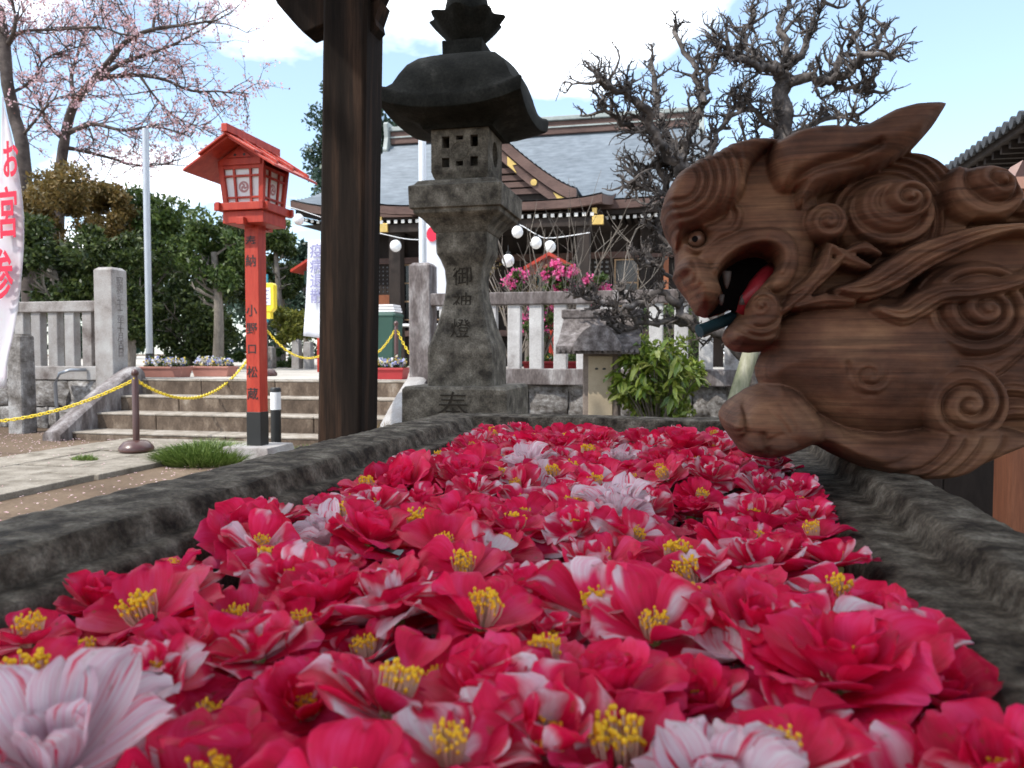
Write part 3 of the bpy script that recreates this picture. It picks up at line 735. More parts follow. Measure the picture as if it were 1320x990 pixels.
# fore leg
h, d = dome([(1035, 525), (1055, 535), (1085, 552), (1130, 561), (1185, 556), (1215, 548), (1260, 545), (1330, 560), (1345, 576), (1320, 584), (1290, 597), (1267, 608), (1244, 622), (1184, 629), (1146, 623), (1115, 610), (1085, 597), (1062, 584), (1040, 582)], 0.085, 0.030, 34)
h = h - groove([(1085, 556), (1130, 566), (1185, 560), (1210, 545)], 3.5, 0.006) - groove([(1115, 598), (1150, 590), (1175, 575)], 3, 0.003)
for gp in ([(1262, 552), (1238, 585), (1205, 612), (1160, 622)], [(1240, 552), (1222, 580), (1190, 606), (1150, 616)], [(1222, 552), (1205, 578), (1180, 598), (1150, 606)], [(1283, 560), (1262, 590), (1235, 612), (1190, 622)]): h = h - groove(gp, 3.0, 0.007)
put(h)
# paw
h, d = dome([(929, 542), (936, 529), (950, 516), (970, 503), (998, 496), (1024, 502), (1046, 524), (1062, 545), (1064, 570), (1048, 582), (1032, 589), (1009, 595), (987, 599), (956, 590), (941, 570), (933, 557)], 0.085, 0.052, 46)
for gp, w_, dp in (([(962, 515), (955, 535), (954, 560), (966, 592)], 4, .022), ([(978, 556), (972, 575), (978, 596)], 3.5, .018), ([(934, 556), (950, 557), (962, 553)], 2.6, .006), ([(958, 566), (978, 563), (1000, 556)], 2.6, .007), ([(966, 577), (985, 572), (1002, 566)], 2.6, .006),
                   ([(1000, 520), (1012, 535), (1018, 548)], 2.5, .003), ([(985, 525), (1000, 538), (1010, 552)], 2.5, .003), ([(1015, 512), (1030, 527), (1040, 540)], 2.5, .003), ([(1036, 512), (1050, 530), (1072, 550)], 3, .006)): h = h - groove(gp, w_, dp)
put(h)
def blob(cx, cy, rx, ry, base, h):
    r2 = ((PX - cx) / rx) ** 2 + ((PY - cy) / ry) ** 2
    return np.where(r2 < 1, base + h * np.sqrt(np.clip(1 - r2, 0, 1)), NEG)
for q_ in ((943, 545, 17, 28), (969, 570, 18, 27), (1003, 568, 27, 27)):
    hb_ = blob(*q_, 0.112, 0.026)
    for gp in ([(q_[0] - q_[2], q_[1] + 4), (q_[0], q_[1] + 8), (q_[0] + q_[2], q_[1])], [(q_[0] - q_[2], q_[1] + 13), (q_[0], q_[1] + 18), (q_[0] + q_[2], q_[1] + 9)]): hb_ = hb_ - groove(gp, 1.8, .004)
    put(hb_)
# lower mane: strands and whorls
for pts, ws in (([(1255, 478), (1288, 462), (1330, 432), (1400, 405), (1462, 392)], [6, 15, 18, 16, 14]), ([(1262, 505), (1300, 497), (1345, 508), (1400, 520), (1462, 524)], [8, 13, 10, 12, 12]), ([(1240, 566), (1262, 545), (1295, 528), (1340, 532), (1400, 548), (1462, 552)], [8, 15, 13, 10, 12, 12]),
                ([(1190, 452), (1225, 474), (1268, 476), (1305, 450), (1340, 415), (1400, 380), (1462, 368)], [8, 14, 16, 15, 14, 14, 12])):
    put(stroke(pts, ws, 0.080, 0.014, 3, 0.005))
put(curl(1253, 404, 84, 68, 0.090, 0.022, 4.2, 1, 0.6, 0.011, 0.15, -0.08))
put(curl(1237, 518, 55, 50, 0.098, 0.024, 2.7, -1, 2.0, 0.012, 0.02, 0.05))
put(stroke([(1125, 400), (1155, 407), (1180, 393), (1207, 381), (1242, 379), (1288, 370), (1335, 352), (1400, 338), (1462, 330)], [6, 14, 16, 13, 11, 9, 10, 10, 10], 0.100, 0.016, 3, 0.006))
put(stroke([(1078, 376), (1112, 374), (1145, 357), (1180, 335), (1215, 320), (1250, 308), (1288, 300), (1345, 297), (1400, 297), (1462, 298)], [5, 15, 19, 18, 15, 12, 8, 9, 10, 10], 0.104, 0.018, 3, 0.007))
# back of the mane, upper whorls
h, d = dome([(1080, 240), (1120, 222), (1189, 180), (1220, 190), (1243, 210), (1240, 300), (1180, 330), (1100, 320), (1050, 300)], 0.062, 0.02, 40)
h = h - concentric(1140, 285, 11, 0.009, 55, 140); put(h)
put(curl(1147, 275, 55, 43, 0.092, 0.022, 2.2, 1, 0.0, 0.011, 0.2, -0.25)); put(curl(1161, 262, 31, 25, 0.104, 0.026, 2.0, 1, 1.0, 0.011, 0.05, 0.0))
put(curl(1264, 249, 52, 43, 0.096, 0.032, 2.6, 1, 0.5, 0.012, 0.38, -0.30))
h, d = dome([(1316, 250), (1335, 258), (1462, 262), (1462, 285), (1300, 286)], 0.085, 0.016, 20); put(h)
# cheek tufts and small whorl
put(curl(1063, 288, 27, 25, 0.094, 0.018, 2.3, -1, 0.2, 0.006))
for pts, ws in (([(1018, 380), (1050, 362), (1082, 334)], [3, 11, 6]), ([(1066, 318), (1088, 334), (1116, 346)], [4, 11, 5]), ([(1024, 396), (1060, 388), (1096, 390)], [4, 10, 6]), ([(1006, 402), (1035, 378), (1058, 348), (1066, 322)], [5, 10, 10, 4]), ([(1090, 326), (1112, 322), (1130, 330)], [4, 9, 4])): put(stroke(pts, ws, 0.092, 0.012, 2, 0.004))
# face
h, d = dome([(866, 352), (868, 321), (854, 287), (850, 262), (865, 239), (897, 205), (934, 186), (1002, 177), (1045, 205), (1060, 260), (1052, 330), (1040, 378), (1005, 402), (960, 404), (940, 400), (925, 370), (890, 380)], 0.062, 0.034, 60); put(h)
# cheek bone and lip around the open mouth
h, d = dome([(898, 335), (912, 322), (935, 308), (965, 298), (1000, 296), (1022, 310), (1028, 340), (1018, 365), (1000, 380), (985, 372), (1005, 345), (1006, 326), (985, 314), (955, 318), (932, 335), (918, 352)], 0.098, 0.012, 12); put(h)
put(stroke([(920, 352), (934, 333), (958, 318), (984, 312), (1005, 320), (1011, 336), (1004, 354)], [5, 6, 6, 6, 6, 6, 4], 0.106, 0.007))
# muzzle
h, d = dome([(863, 353), (869, 338), (884, 333), (902, 332), (916, 341), (925, 358), (931, 375), (922, 391), (911, 408), (896, 403), (884, 380), (872, 367)], 0.080, 0.050, 30)
h = h - groove([(878, 360), (886, 358)], 4.5, 0.02) - groove([(893, 342), (897, 356), (895, 368)], 2.2, .004) - groove([(884, 373), (894, 377), (903, 372)], 2.2, .004) - groove([(886, 379), (896, 383), (906, 377)], 2.2, .003)
put(h)
# eye hollow, lids
put(stroke([(884, 318), (896, 326), (910, 322), (925, 306), (945, 298), (952, 280), (946, 270)], [3, 4, 5, 7, 6, 6, 3], 0.092, 0.012))
put(stroke([(908, 300), (925, 296), (938, 288), (940, 276)], [4, 8, 8, 4], 0.094, 0.008))
# brow
h, d = dome([(849, 268), (856, 243), (874, 221), (909, 200), (952, 186), (1000, 179), (1010, 186), (985, 198), (966, 217), (960, 236), (957, 254), (945, 270), (926, 282), (903, 292), (886, 299), (875, 309), (871, 324), (862, 305), (851, 287)], 0.104, 0.036, 20)
h = h - concentric(873, 246, 10.5, 0.0075, 20, 92, 1.05); put(h)
put(curl(873, 246, 20, 19, 0.128, 0.018, 1.9, 1, 0.0, 0.006))
# ear
h, d = dome([(986, 222), (989, 200), (1000, 180), (1020, 168), (1047, 160), (1071, 160), (1093, 165), (1117, 160), (1138, 147), (1162, 138), (1192, 134), (1221, 136), (1213, 157), (1183, 185), (1152, 207), (1121, 224), (1081, 238), (1051, 250), (1034, 262), (1029, 276), (1020, 262), (1026, 246), (1010, 257), (997, 248)], 0.098, 0.040, 34)
h = h - groove([(1008, 258), (1020, 240), (1048, 226), (1085, 216), (1120, 200)], 4.5, 0.012) - groove([(1024, 250), (1045, 236), (1075, 228), (1105, 222)], 3, 0.005) - groove([(1050, 180), (1100, 182), (1160, 165), (1205, 148)], 10, 0.006)
put(h)
# lower jaw
h, d = dome([(934, 434), (938, 422), (949, 411), (958, 400), (970, 383), (986, 374), (1003, 384), (1010, 402), (1003, 428), (992, 450), (972, 456), (952, 454), (939, 446)], 0.086, 0.030, 26)
h = h - concentric(978, 396, 11, 0.008, 20, 66); put(h); put(curl(978, 396, 23, 22, 0.106, 0.018, 2.2, 1, 0.5, 0.008))
put(curl(1113, 482, 29, 26, 0.106, 0.014, 2.0, -1, 0.5, 0.006))
T -= groove([(1086, 468), (1100, 500), (1118, 506)], 3, .004)
# open mouth: hollow through the head
MOUTH = [(905, 410), (914, 403), (923, 389), (931, 376), (926, 364), (923, 351), (936, 334), (958, 321), (982, 316), (999, 322), (1006, 334), (1003, 348), (990, 361), (976, 376), (963, 392), (953, 410)]
md = sdf(smooth_poly(MOUTH, 1)); mk = np.clip(md / 5, 0, 1); T = T * (1 - mk) + 0.012 * mk
# joint between the head block and the body block
T -= groove([(1250, 289), (1320, 290), (1462, 291)], 2.2, 0.03)
ed = dome([(878, 300), (890, 294), (908, 294), (915, 306), (908, 320), (892, 322), (880, 314)], 0, 1, 6)[1]
T = np.where((ed > 0) & (T > 0.08), np.maximum(T - 0.02 * np.clip(ed / 4, 0, 1), 0.078), T)
def blur(a, n=1):
    for _ in range(n):
        a = (np.roll(a, 1, 0) + np.roll(a, -1, 0) + 2 * a) / 4; a = (np.roll(a, 1, 1) + np.roll(a, -1, 1) + 2 * a) / 4
    return a
T = blur(T, 1)
nz = np.array([[noise.noise(Vector((x * .02, y * .09, 2))) * .0012 for x in gx[::3]] for y in gy[::3]])
nz = np.repeat(np.repeat(nz, 3, 0), 3, 1)[:T.shape[0], :T.shape[1]]; T = T + blur(nz, 3)
earm = sdf([(1080, 150), (1240, 120), (1225, 150), (1180, 190), (1120, 225), (1080, 240)])
E = rnd_prof(SD, 22.0); E = np.where(earm > 0, rnd_prof(SD, 10.0) * (0.55 + .45 * E), E)
# thin free-standing ear tip: a blade set to the side of the head
T = np.maximum(T, 0.004) * E
T[SD <= 0] = 0
gyy, gxx = np.gradient(SD, LST)
out = (SD < 0) & (SD > -LST * 2.2)
QX = np.where(out, PX - SD * gxx, PX); QY = np.where(out, PY - SD * gyy, PY)
def grid_world(QX, QY, Y):
    fx = (QX - 660) / 1000; fz = (495 - QY) / 1000
    dx = _F.x + _R.x * fx + _U.x * fz; dy = _F.y + _R.y * fx + _U.y * fz; dz = _F.z + _R.z * fx + _U.z * fz
    t = Y / dy; return dx * t, 1 + dz * t
WX, WZ = grid_world(QX, QY, LY0)
ny, nx = PX.shape
ok = (SD > 0) | out
inside_any = (SD[:-1, :-1] > 0) | (SD[1:, :-1] > 0) | (SD[:-1, 1:] > 0) | (SD[1:, 1:] > 0)
okc = ok[:-1, :-1] & ok[1:, :-1] & ok[:-1, 1:] & ok[1:, 1:] & inside_any
I = np.arange(ny * nx).reshape(ny, nx)
quads = np.stack([I[:-1, :-1][okc], I[:-1, 1:][okc], I[1:, 1:][okc], I[1:, :-1][okc]], 1)
usedv = np.unique(quads); remap = -np.ones(ny * nx, int); remap[usedv] = np.arange(len(usedv))
fr_ = np.stack([WX.ravel(), (LYS - T).ravel(), WZ.ravel()], 1)[usedv]
bk_ = fr_.copy(); bk_[:, 1] = 2 * LYS - bk_[:, 1]
rim = (SD.ravel()[usedv] <= 0)
# weld the two halves along the outline: back rim vertices reuse front ones
bidx = np.where(rim, np.arange(len(usedv)), 0); nb = np.cumsum(~rim) - 1 + len(usedv); bidx = np.where(rim, np.arange(len(usedv)), nb)
Vl = np.concatenate([fr_, bk_[~rim]])
qf = remap[quads][:, ::-1]; qb = bidx[remap[quads]]
LION = thing('guardian_lion', 'carved brown wooden guardian lion with open red mouth, paw resting on basin rim', 'statue', (0.25, LYS, 0.875))
k = NM('lion_wood'); v = k.coord((1, 1, 1))
def vm(sc):
    q = k.n('ShaderNodeVectorMath', operation='MULTIPLY'); k.l(v, q.inputs[0]); q.inputs[1].default_value = sc; return q.outputs[0]
big = k.noise(vm((9, 9, 13)), 1.0, 5, 0.6); grain = k.noise(vm((6, 6, 240)), 1.0, 4, 0.65, 0.5); ringn = k.noise(vm((3.0, 12, 90)), 1.0, 2, 0.4, 1.2)
c = k.ramp(big, [(0.30, (0.042, 0.016, 0.009)), (0.5, (0.118, 0.050, 0.027)), (0.68, (0.22, 0.110, 0.058))])
c = k.mix(1.0, c, k.ramp(grain, [(0.32, 0.62), (0.6, 1.15)]), 'MULTIPLY')
c = k.mix(1.0, c, k.ramp(ringn, [(0.33, 0.74), (0.42, 1.0)]), 'MULTIPLY')
red = k.ramp(k.noise(vm((40, 40, 11)), 1.0, 3, 0.5), [(0.72, 0.0), (0.80, 0.55)]); c = k.mix(red, c, (0.22, 0.03, 0.025))
k.set(c, 0.72, spec=0.25); tool = k.noise(vm((75, 75, 75)), 1.0, 4, 0.65); k.bump(k.mix(0.5, k.mix(0.35, grain, ringn), tool), 0.8, 0.0025)
M['lion_wood'] = k.m
body = link('carved_body', npmesh('carved_body', Vl - np.array(LION.location), np.concatenate([qf, qb]), M['lion_wood'], True), LION)
def lp(px, py, y):  # pixel on the carving's reference plane, moved to depth y
    d = at(px, py, Y=LY0); return Vector((d.x, y, d.z))
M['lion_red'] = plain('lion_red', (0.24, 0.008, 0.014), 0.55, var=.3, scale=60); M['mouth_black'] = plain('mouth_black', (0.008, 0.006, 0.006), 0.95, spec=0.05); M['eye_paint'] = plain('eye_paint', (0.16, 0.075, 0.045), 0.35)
M['tooth'] = plain('tooth', (0.075, 0.055, 0.046), 0.6)
# black mouth lining sheets on both sides of the central web, tongue, teeth, eyes
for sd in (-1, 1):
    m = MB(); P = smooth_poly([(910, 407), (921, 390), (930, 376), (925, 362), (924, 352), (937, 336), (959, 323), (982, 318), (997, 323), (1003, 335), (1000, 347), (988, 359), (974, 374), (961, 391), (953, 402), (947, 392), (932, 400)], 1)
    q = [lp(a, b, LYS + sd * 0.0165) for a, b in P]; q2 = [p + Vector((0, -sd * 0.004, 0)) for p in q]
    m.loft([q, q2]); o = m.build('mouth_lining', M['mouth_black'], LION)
    m = MB(); m.tube([lp(a, b, LYS + sd * yy) for a, b, yy in ((1000, 340, .035), (990, 352, .055), (976, 368, .068), (964, 386, .072), (956, 403, .068))], [0.007, 0.0095, 0.0095, 0.009, 0.006], 10)
    m.build('tongue', M['lion_red'], LION, smooth=True)
    m = MB(); m.lathe([(0.001, -0.010), (0.003, -0.005), (0.0045, 0.002), (0.005, 0.009)], lp(937, 360, LYS + sd * 0.078), 10); m.lathe([(0.001, -0.006), (0.003, -0.002), (0.004, 0.006)], lp(930, 386, LYS + sd * 0.072), 10)
    m.lathe([(0.001, 0.007), (0.0025, 0.003), (0.004, -0.004)], lp(957, 388, LYS + sd * 0.076), 10)
    m.build('teeth', M['tooth'], LION, smooth=True)
    m = MB(); ec = lp(898, 309, LYS + sd * 0.084); r_ = 0.0095
    m.lathe([(max(1e-4, r_ * math.sin(math.pi * i / 10)), -r_ * math.cos(math.pi * i / 10)) for i in range(11)], ec, 16)
    eo = m.build('eye', M['eye_paint'], LION, smooth=True)
    m = MB(); pc = ec + Vector((-0.002, sd * 0.0088, -0.001)); m.loft([[pc + Vector((0.0034 * _c(a * .5236), sd * yy, 0.0034 * _s(a * .5236))) for a in range(12)] for yy in (0.0, 0.0012)])
    m.build('pupil', M['mouth_black'], eo)
m = MB(); p0 = lp(958, 402, LYS - 0.0); p1 = lp(905, 424, LYS - 0.03); dd = (p0 - p1).normalized()
pipe_pts = [p0 + dd * 0.05, p0, p1]
m.tube(pipe_pts, 0.0072, 16, False); m.tube([p1, p0, p0 + dd * 0.05], 0.0058, 16, True)
m.tube([p1 + dd * 0.001, p1 - dd * 0.003], 0.0078, 16)
tag(m.build('water_spout', M['patina'], smooth=40), 'blue-green copper spout pipe poking from the lion mouth', 'pipe')
# ------------------------------------------------------------------ water pavilion over the basin
PAV = thing('water_pavilion', 'dark timber water pavilion post and beams standing beside the flower basin', 'pavilion', (0.0, 0.6, 0))
def pillar(x, y, lean):
    m = MB(); m.sq([(0.14, .089, .089), (3.4, .087, .087)], 0, 0, 0.012)
    m.v = [(x + vx + lean * (vz - 1.5), y + vy, vz) for vx, vy, vz in m.v]
    p = m.build('pillar', M['pillar_wood'], PAV, bevel=0.004)
    m = MB(); m.sq([(-.02, .17, .17), (.10, .15, .15), (.14, .13, .13)], x - lean * 1.4, y, .02); m.build('foot_stone', M['granite'], p)
    return p
pil = pillar(-1.262, 2.79, 0.024); pillar(1.45, 2.79, -0.024); pillar(-1.262, -1.6, 0.024); pillar(1.45, -1.6, -0.024)
m = MB(); m.box(-1.225, -1.195, 2.688, 2.702, 0.2, 2.4); 
for yb in (2.79, -1.6):
    m = MB(); m.prism([(-1.60, 2.47), (-1.535, 2.33), (-1.47, 2.255), (-1.425, 2.208), (-1.335, 2.235), (-1.32, 2.30), (-1.14, 2.305), (-1.10, 2.38), (1.34, 2.38), (1.38, 2.30), (1.60, 2.235), (1.70, 2.33), (1.74, 2.47)], yb - 0.055, yb + 0.055); m.build('tie_beam', M['pillar_wood'], PAV, bevel=0.006)
    m = MB(); m.box(-2.1, 1.62, yb - .08, yb + .08, 3.36, 3.53); m.build('wall_plate', M['pillar_wood'], PAV, bevel=0.006)
m = MB(); m.prism([(-1.16, 2.19), (-1.135, 2.215), (-1.14, 2.24), (-1.115, 2.302), (-1.16, 2.302)], 2.745, 2.835); m.build('bracket', M['pillar_wood'], PAV)
for xb in (-1.24, 1.42):
    m = MB(); m.box(xb - .05, xb + .05, -1.9, 3.1, 2.49, 2.64); m.build('tie_beam', M['pillar_wood'], PAV, bevel=0.006)
RZ, EZ, RY = 4.75, 3.42, 0.35
M['ceiling_wood'] = weathered('ceiling_wood', [(.3, (.20, .135, .085)), (.7, (.36, .26, .17))], 3, 40, stretch=(.2, 3, 1))
for sgn, ye in ((1, 3.0), (-1, -2.3)):
    m = MB(); m.add([(-2.45, ye, EZ), (1.65, ye, EZ), (1.65, RY, RZ), (-2.45, RY, RZ), (-2.45, ye, EZ + .16), (1.65, ye, EZ + .16), (1.65, RY, RZ + .16), (-2.45, RY, RZ + .16)],
                    [(0, 1, 2, 3), (7, 6, 5, 4), (0, 4, 5, 1), (1, 5, 6, 2), (3, 7, 4, 0), (2, 6, 7, 3)]); m.build('roof', M['ceiling_wood'], PAV)
m = MB(); m.box(-2.5, 1.7, RY - .12, RY + .12, RZ + .1, RZ + .34); m.build('ridge', M['tile_roof'], PAV)
p = thing('wooden_post', 'short orange-brown wooden post with copper cap behind the lion carving', 'post', (1.02, 2.66, 0))
m = MB(); m.box(.952, 1.085, 2.6, 2.73, 0, 1.49); m.build('shaft', M['orange_wood'], p, bevel=.008)
m = MB(); m.sq([(1.485, .078, .078), (1.52, .078, .078), (1.575, .045, .045)], 1.0185, 2.665); m.build('cap', M['copper'], p)
sc = thing('added_dark_screen', 'plank screen added to darken the gap behind the orange-brown post and lion', 'screen', (1.5, 3.0, 0))  # added screen that keeps the gap under the lion dark
for i in range(9):
    m = MB(); m.box(.72 + i * .17, .885 + i * .17, 2.99 + .004 * (i % 2), 3.015 + .004 * (i % 2), 0, 1.25); m.build('plank', M['dark_wood'], sc, bevel=.004)
m = MB(); m.box(.70, 2.28, 3.02, 3.07, 1.0, 1.1); m.build('batten', M['dark_wood'], sc)

# ------------------------------------------------------------------ stone lantern
LX, LY = -1.286, 4.5
SL = thing('stone_lantern', 'tall dark stone lantern with curved roof and lotus jewel, inscribed column', 'lantern', (LX, LY, 0))
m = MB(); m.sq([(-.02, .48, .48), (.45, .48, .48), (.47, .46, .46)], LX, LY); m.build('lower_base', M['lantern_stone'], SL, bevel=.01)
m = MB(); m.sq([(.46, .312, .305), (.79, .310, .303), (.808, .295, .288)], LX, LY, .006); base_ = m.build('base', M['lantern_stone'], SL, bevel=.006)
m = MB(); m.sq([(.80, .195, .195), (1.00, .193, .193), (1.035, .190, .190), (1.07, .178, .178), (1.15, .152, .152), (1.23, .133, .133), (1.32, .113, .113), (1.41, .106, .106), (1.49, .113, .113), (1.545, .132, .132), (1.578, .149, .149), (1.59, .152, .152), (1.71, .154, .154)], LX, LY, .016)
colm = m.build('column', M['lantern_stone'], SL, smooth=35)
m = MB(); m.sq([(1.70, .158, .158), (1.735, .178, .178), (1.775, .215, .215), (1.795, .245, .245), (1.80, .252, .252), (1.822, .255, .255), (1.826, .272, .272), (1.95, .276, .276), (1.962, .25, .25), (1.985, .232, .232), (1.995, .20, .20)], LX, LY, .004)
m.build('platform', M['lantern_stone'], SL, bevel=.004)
fb = MB(); Y0, Y1 = LY - .17, LY + .17
def cells(ucuts, zcuts, holes, fn):
    for i in range(len(ucuts) - 1):
        for j in range(len(zcuts) - 1):
            u = (ucuts[i] + ucuts[i + 1]) / 2; z = (zcuts[j] + zcuts[j + 1]) / 2
            if any(h[0] < u < h[1] and h[2] < z < h[3] for h in holes): continue
            fn(ucuts[i], ucuts[i + 1], zcuts[j], zcuts[j + 1])
holes = [(-.105, -.06, 2.18, 2.247), (-.105, -.06, 2.07, 2.125), (-.02, .022, 2.223, 2.247), (-.02, .022, 2.075, 2.103), (.065, .11, 2.18, 2.247), (.065, .11, 2.07, 2.125)]
uc = sorted({-.17, .17, -.105, -.06, -.02, .022, .065, .11}); zc = sorted({2.045, 2.31, 2.07, 2.075, 2.103, 2.125, 2.18, 2.223, 2.247})
front = MB(); cells(uc, zc, holes, lambda a, b, c, d: front.box(LX + a, LX + b, Y0, Y0 + .05, c, d))
fbx = front.build('fire_box_front', M['lantern_stone'], SL)
m = MB(); m.sq([(1.985, .138, .138), (2.0, .15, .15), (2.02, .162, .162), (2.046, .17, .17)], LX, LY, .004); m.build('fire_box_floor', M['lantern_stone'], SL, smooth=35)
# side with an oval opening
side = MB(); N = 28; ov = []; sqr = []
for i in range(N):
    a = 2 * math.pi * i / N; ov.append((.06 * _c(a), 2.17 + .075 * _s(a)))
    ca, sa = _c(a), _s(a); s_ = 1 / max(abs(ca) / .12, abs(sa) / .132); sqr.append((ca * s_, 2.178 + sa * s_))
for x0, x1 in ((LX + .12, LX + .17),):
    rings = [[(x1, LY + p[0], p[1]) for p in sqr], [(x1, LY + p[0], p[1]) for p in ov], [(x0, LY + p[0], p[1]) for p in ov], [(x0, LY + p[0], p[1]) for p in sqr]]
    side.loft(rings, cap=False)
side.build('fire_box_side', M['lantern_stone'], SL)
m = MB(); m.box(LX - .17, LX - .12, Y0 + .05, Y1, 2.045, 2.31); m.box(LX - .12, LX + .17, Y1 - .05, Y1, 2.045, 2.31); m.build('fire_box_back', M['lantern_stone'], SL)
def circ_ring(cx, y, cz, r, w, n=28):
    q = MB(); q.loft([[(cx + rr * _c(2 * math.pi * i / n), yy, cz + rr * _s(2 * math.pi * i / n)) for i in range(n)] for rr, yy in ((r, y), (r, y - .004), (r + w, y - .004), (r + w, y))], cap=False); return q
circ_ring(LX + .002, Y0, 2.163, .048, .004).build('crest', M['lantern_stone'], fbx)
# roof of the lantern: rounded square rings with lifted corners
def roof_ring(hf, z, lift, n=9, rnd_=0.0):
    pts = []
    for sidei in range(4):
        for i in range(n):
            u = -1 + 2 * i / n; x, y = (u, -1) if sidei == 0 else (1, u) if sidei == 1 else (-u, 1) if sidei == 2 else (-1, -u)
            r = (abs(x) ** 6 + abs(y) ** 6) ** (1 / 6); k_ = 1 / ((abs(x) ** 2.6 + abs(y) ** 2.6) ** (1 / 2.6)); sx = x * ((1 - rnd_) + rnd_ * k_ * 1.08); sy = y * ((1 - rnd_) + rnd_ * k_ * 1.08)
            c = (abs(x) * abs(y)) ** 2.5
            pts.append((LX + hf * sx * (1 + .03 * c), LY + hf * sy * (1 + .03 * c), z + lift * c))
    return pts
rr = MB()
rr.loft([roof_ring(.10, 2.29, 0), roof_ring(.20, 2.285, 0), roof_ring(.215, 2.31, 0), roof_ring(.27, 2.325, .01), roof_ring(.385, 2.335, .055), roof_ring(.40, 2.345, .06), roof_ring(.405, 2.405, .065), roof_ring(.392, 2.425, .055), roof_ring(.378, 2.46, .02, rnd_=.25), roof_ring(.362, 2.51, 0, rnd_=.5),
         roof_ring(.338, 2.57, 0, rnd_=.6), roof_ring(.30, 2.63, 0, rnd_=.6), roof_ring(.24, 2.68, 0, rnd_=.5), roof_ring(.17, 2.712, 0, rnd_=.3), roof_ring(.11, 2.722, 0)])
rr.build('roof', M['lantern_dark'], SL, smooth=45)
m = MB(); m.sq([(2.712, .135, .135), (2.728, .135, .135), (2.73, .118, .118), (2.812, .120, .120)], LX, LY, .004); m.build('roof_block', M['lantern_dark'], SL, bevel=.005)
lt = MB(); rings = []
for r_, z_, sc_ in ((.075, 2.805, 0), (.10, 2.83, .0), (.145, 2.875, .02), (.185, 2.92, .05), (.215, 2.965, .09), (.20, 2.96, .09), (.13, 2.925, .03), (.09, 2.91, 0)):
    rings.append([(LX + r_ * (1 + sc_ * _c(8 * a)) * _c(a), LY + r_ * (1 + sc_ * _c(8 * a)) * _s(a), z_ + .25 * sc_ * r_ * _c(8 * a)) for a in [2 * math.pi * i / 64 for i in range(64)]])
lt.loft(rings); lt.build('lotus_cup', M['lantern_dark'], SL, smooth=50)
m = MB(); m.lathe([(.09, 2.90), (.125, 2.95), (.135, 3.01), (.12, 3.08), (.085, 3.15), (.04, 3.21), (.01, 3.26)], (LX, LY, 0), 24); m.build('jewel', M['lantern_dark'], SL, smooth=True)
for ch, zz in (('御', 1.50), ('神', 1.345), ('燈', 1.19)):
    hfz = {1.50: .113, 1.345: .116, 1.19: .149}[zz]; nx_ = {1.50: 0.0, 1.345: -.05, 1.19: -.24}[zz]
    text_obj('inscription', ch, 0.125, M['carving'], colm, (0, -hfz - .0005, zz + .005), (math.pi / 2 + nx_, 0, 0), 0.0022, off=-.001)
text_obj('inscription', '奉', 0.20, M['carving'], base_, (0.0, -.312, .775), ext=.003, off=-.002)

# ------------------------------------------------------------------ vermilion votive lantern on a post
VX, VY = -3.86, 6.45
VL = thing('votive_lantern', 'vermilion wooden lantern on tall square post with black characters', 'lantern', (VX, VY, 0))
m = MB(); m.sq([(-.02, .265, .265), (.12, .235, .235), (.15, .228, .228)], VX, VY); m.build('foot_stone', M['granite'], VL, bevel=.006)
m = MB(); m.box(VX - .068, VX + .068, VY - .068, VY + .068, .44, 2.2); post = m.build('post', M['vermilion'], VL, bevel=.005)
m = MB(); m.box(VX - .0715, VX + .0715, VY - .0715, VY + .0715, .148, .46); m.build('post_sleeve', M['black_paint'], VL, bevel=.004)
for ch, py in (('奉', 312), ('納', 337), ('小', 401), ('野', 424), ('口', 451), ('松', 480), ('蔵', 508)):
    z = at(317, py, Y=VY - .068).z
    text_obj('character', ch, .112 if ch != '口' else .10, M['ink'], post, (-.006, -.0695, z + .052), ext=.0012, off=.0012)
m = MB(); m.box(VX - .20, VX + .20, VY - .20, VY + .20, 2.155, 2.262); m.build('lower_board', M['vermilion'], VL, bevel=.005)
for dx, dy in ((-1, 0), (1, 0), (0, -1), (0, 1)):
    m = MB()
    if dx: m.box(VX + dx * .215 - .02, VX + dx * .215 + .02, VY - .265, VY + .265, 2.262, 2.335)
    else: m.box(VX - .265, VX + .265, VY + dy * .215 - .0195, VY + dy * .215 + .0195, 2.2655, 2.332)
    m.build('rail', M['vermilion'], VL, bevel=.004)
m = MB(); m.box(VX - .035, VX + .035, VY - .25, VY + .25, 2.135, 2.20); m.build('bearer', M['vermilion'], VL, bevel=.004)
hb, ht, zb, zt = .195, .222, 2.33, 2.655
def lerp(a, b, t): return a + (b - a) * t
def face_pt(side, u, z, out):
    """point on one tapered face of the lamp box"""
    t = (z - zb) / (zt - zb); h = lerp(hb, ht, t) + out; p = u * lerp(hb, ht, t)
    return {0: (VX + p, VY - h, z), 1: (VX + h, VY + p, z), 2: (VX - p, VY + h, z), 3: (VX - h, VY - p, z)}[side]
def bar(side, u0, u1, z0, z1, o0, o1):
    m = MB(); P = [face_pt(side, u, z, o) for o in (o0, o1) for u, z in ((u0, z0), (u1, z0), (u1, z1), (u0, z1))]
    m.add(P, [(0, 1, 2, 3), (7, 6, 5, 4), (0, 4, 5, 1), (1, 5, 6, 2), (2, 6, 7, 3), (3, 7, 4, 0)]); return m
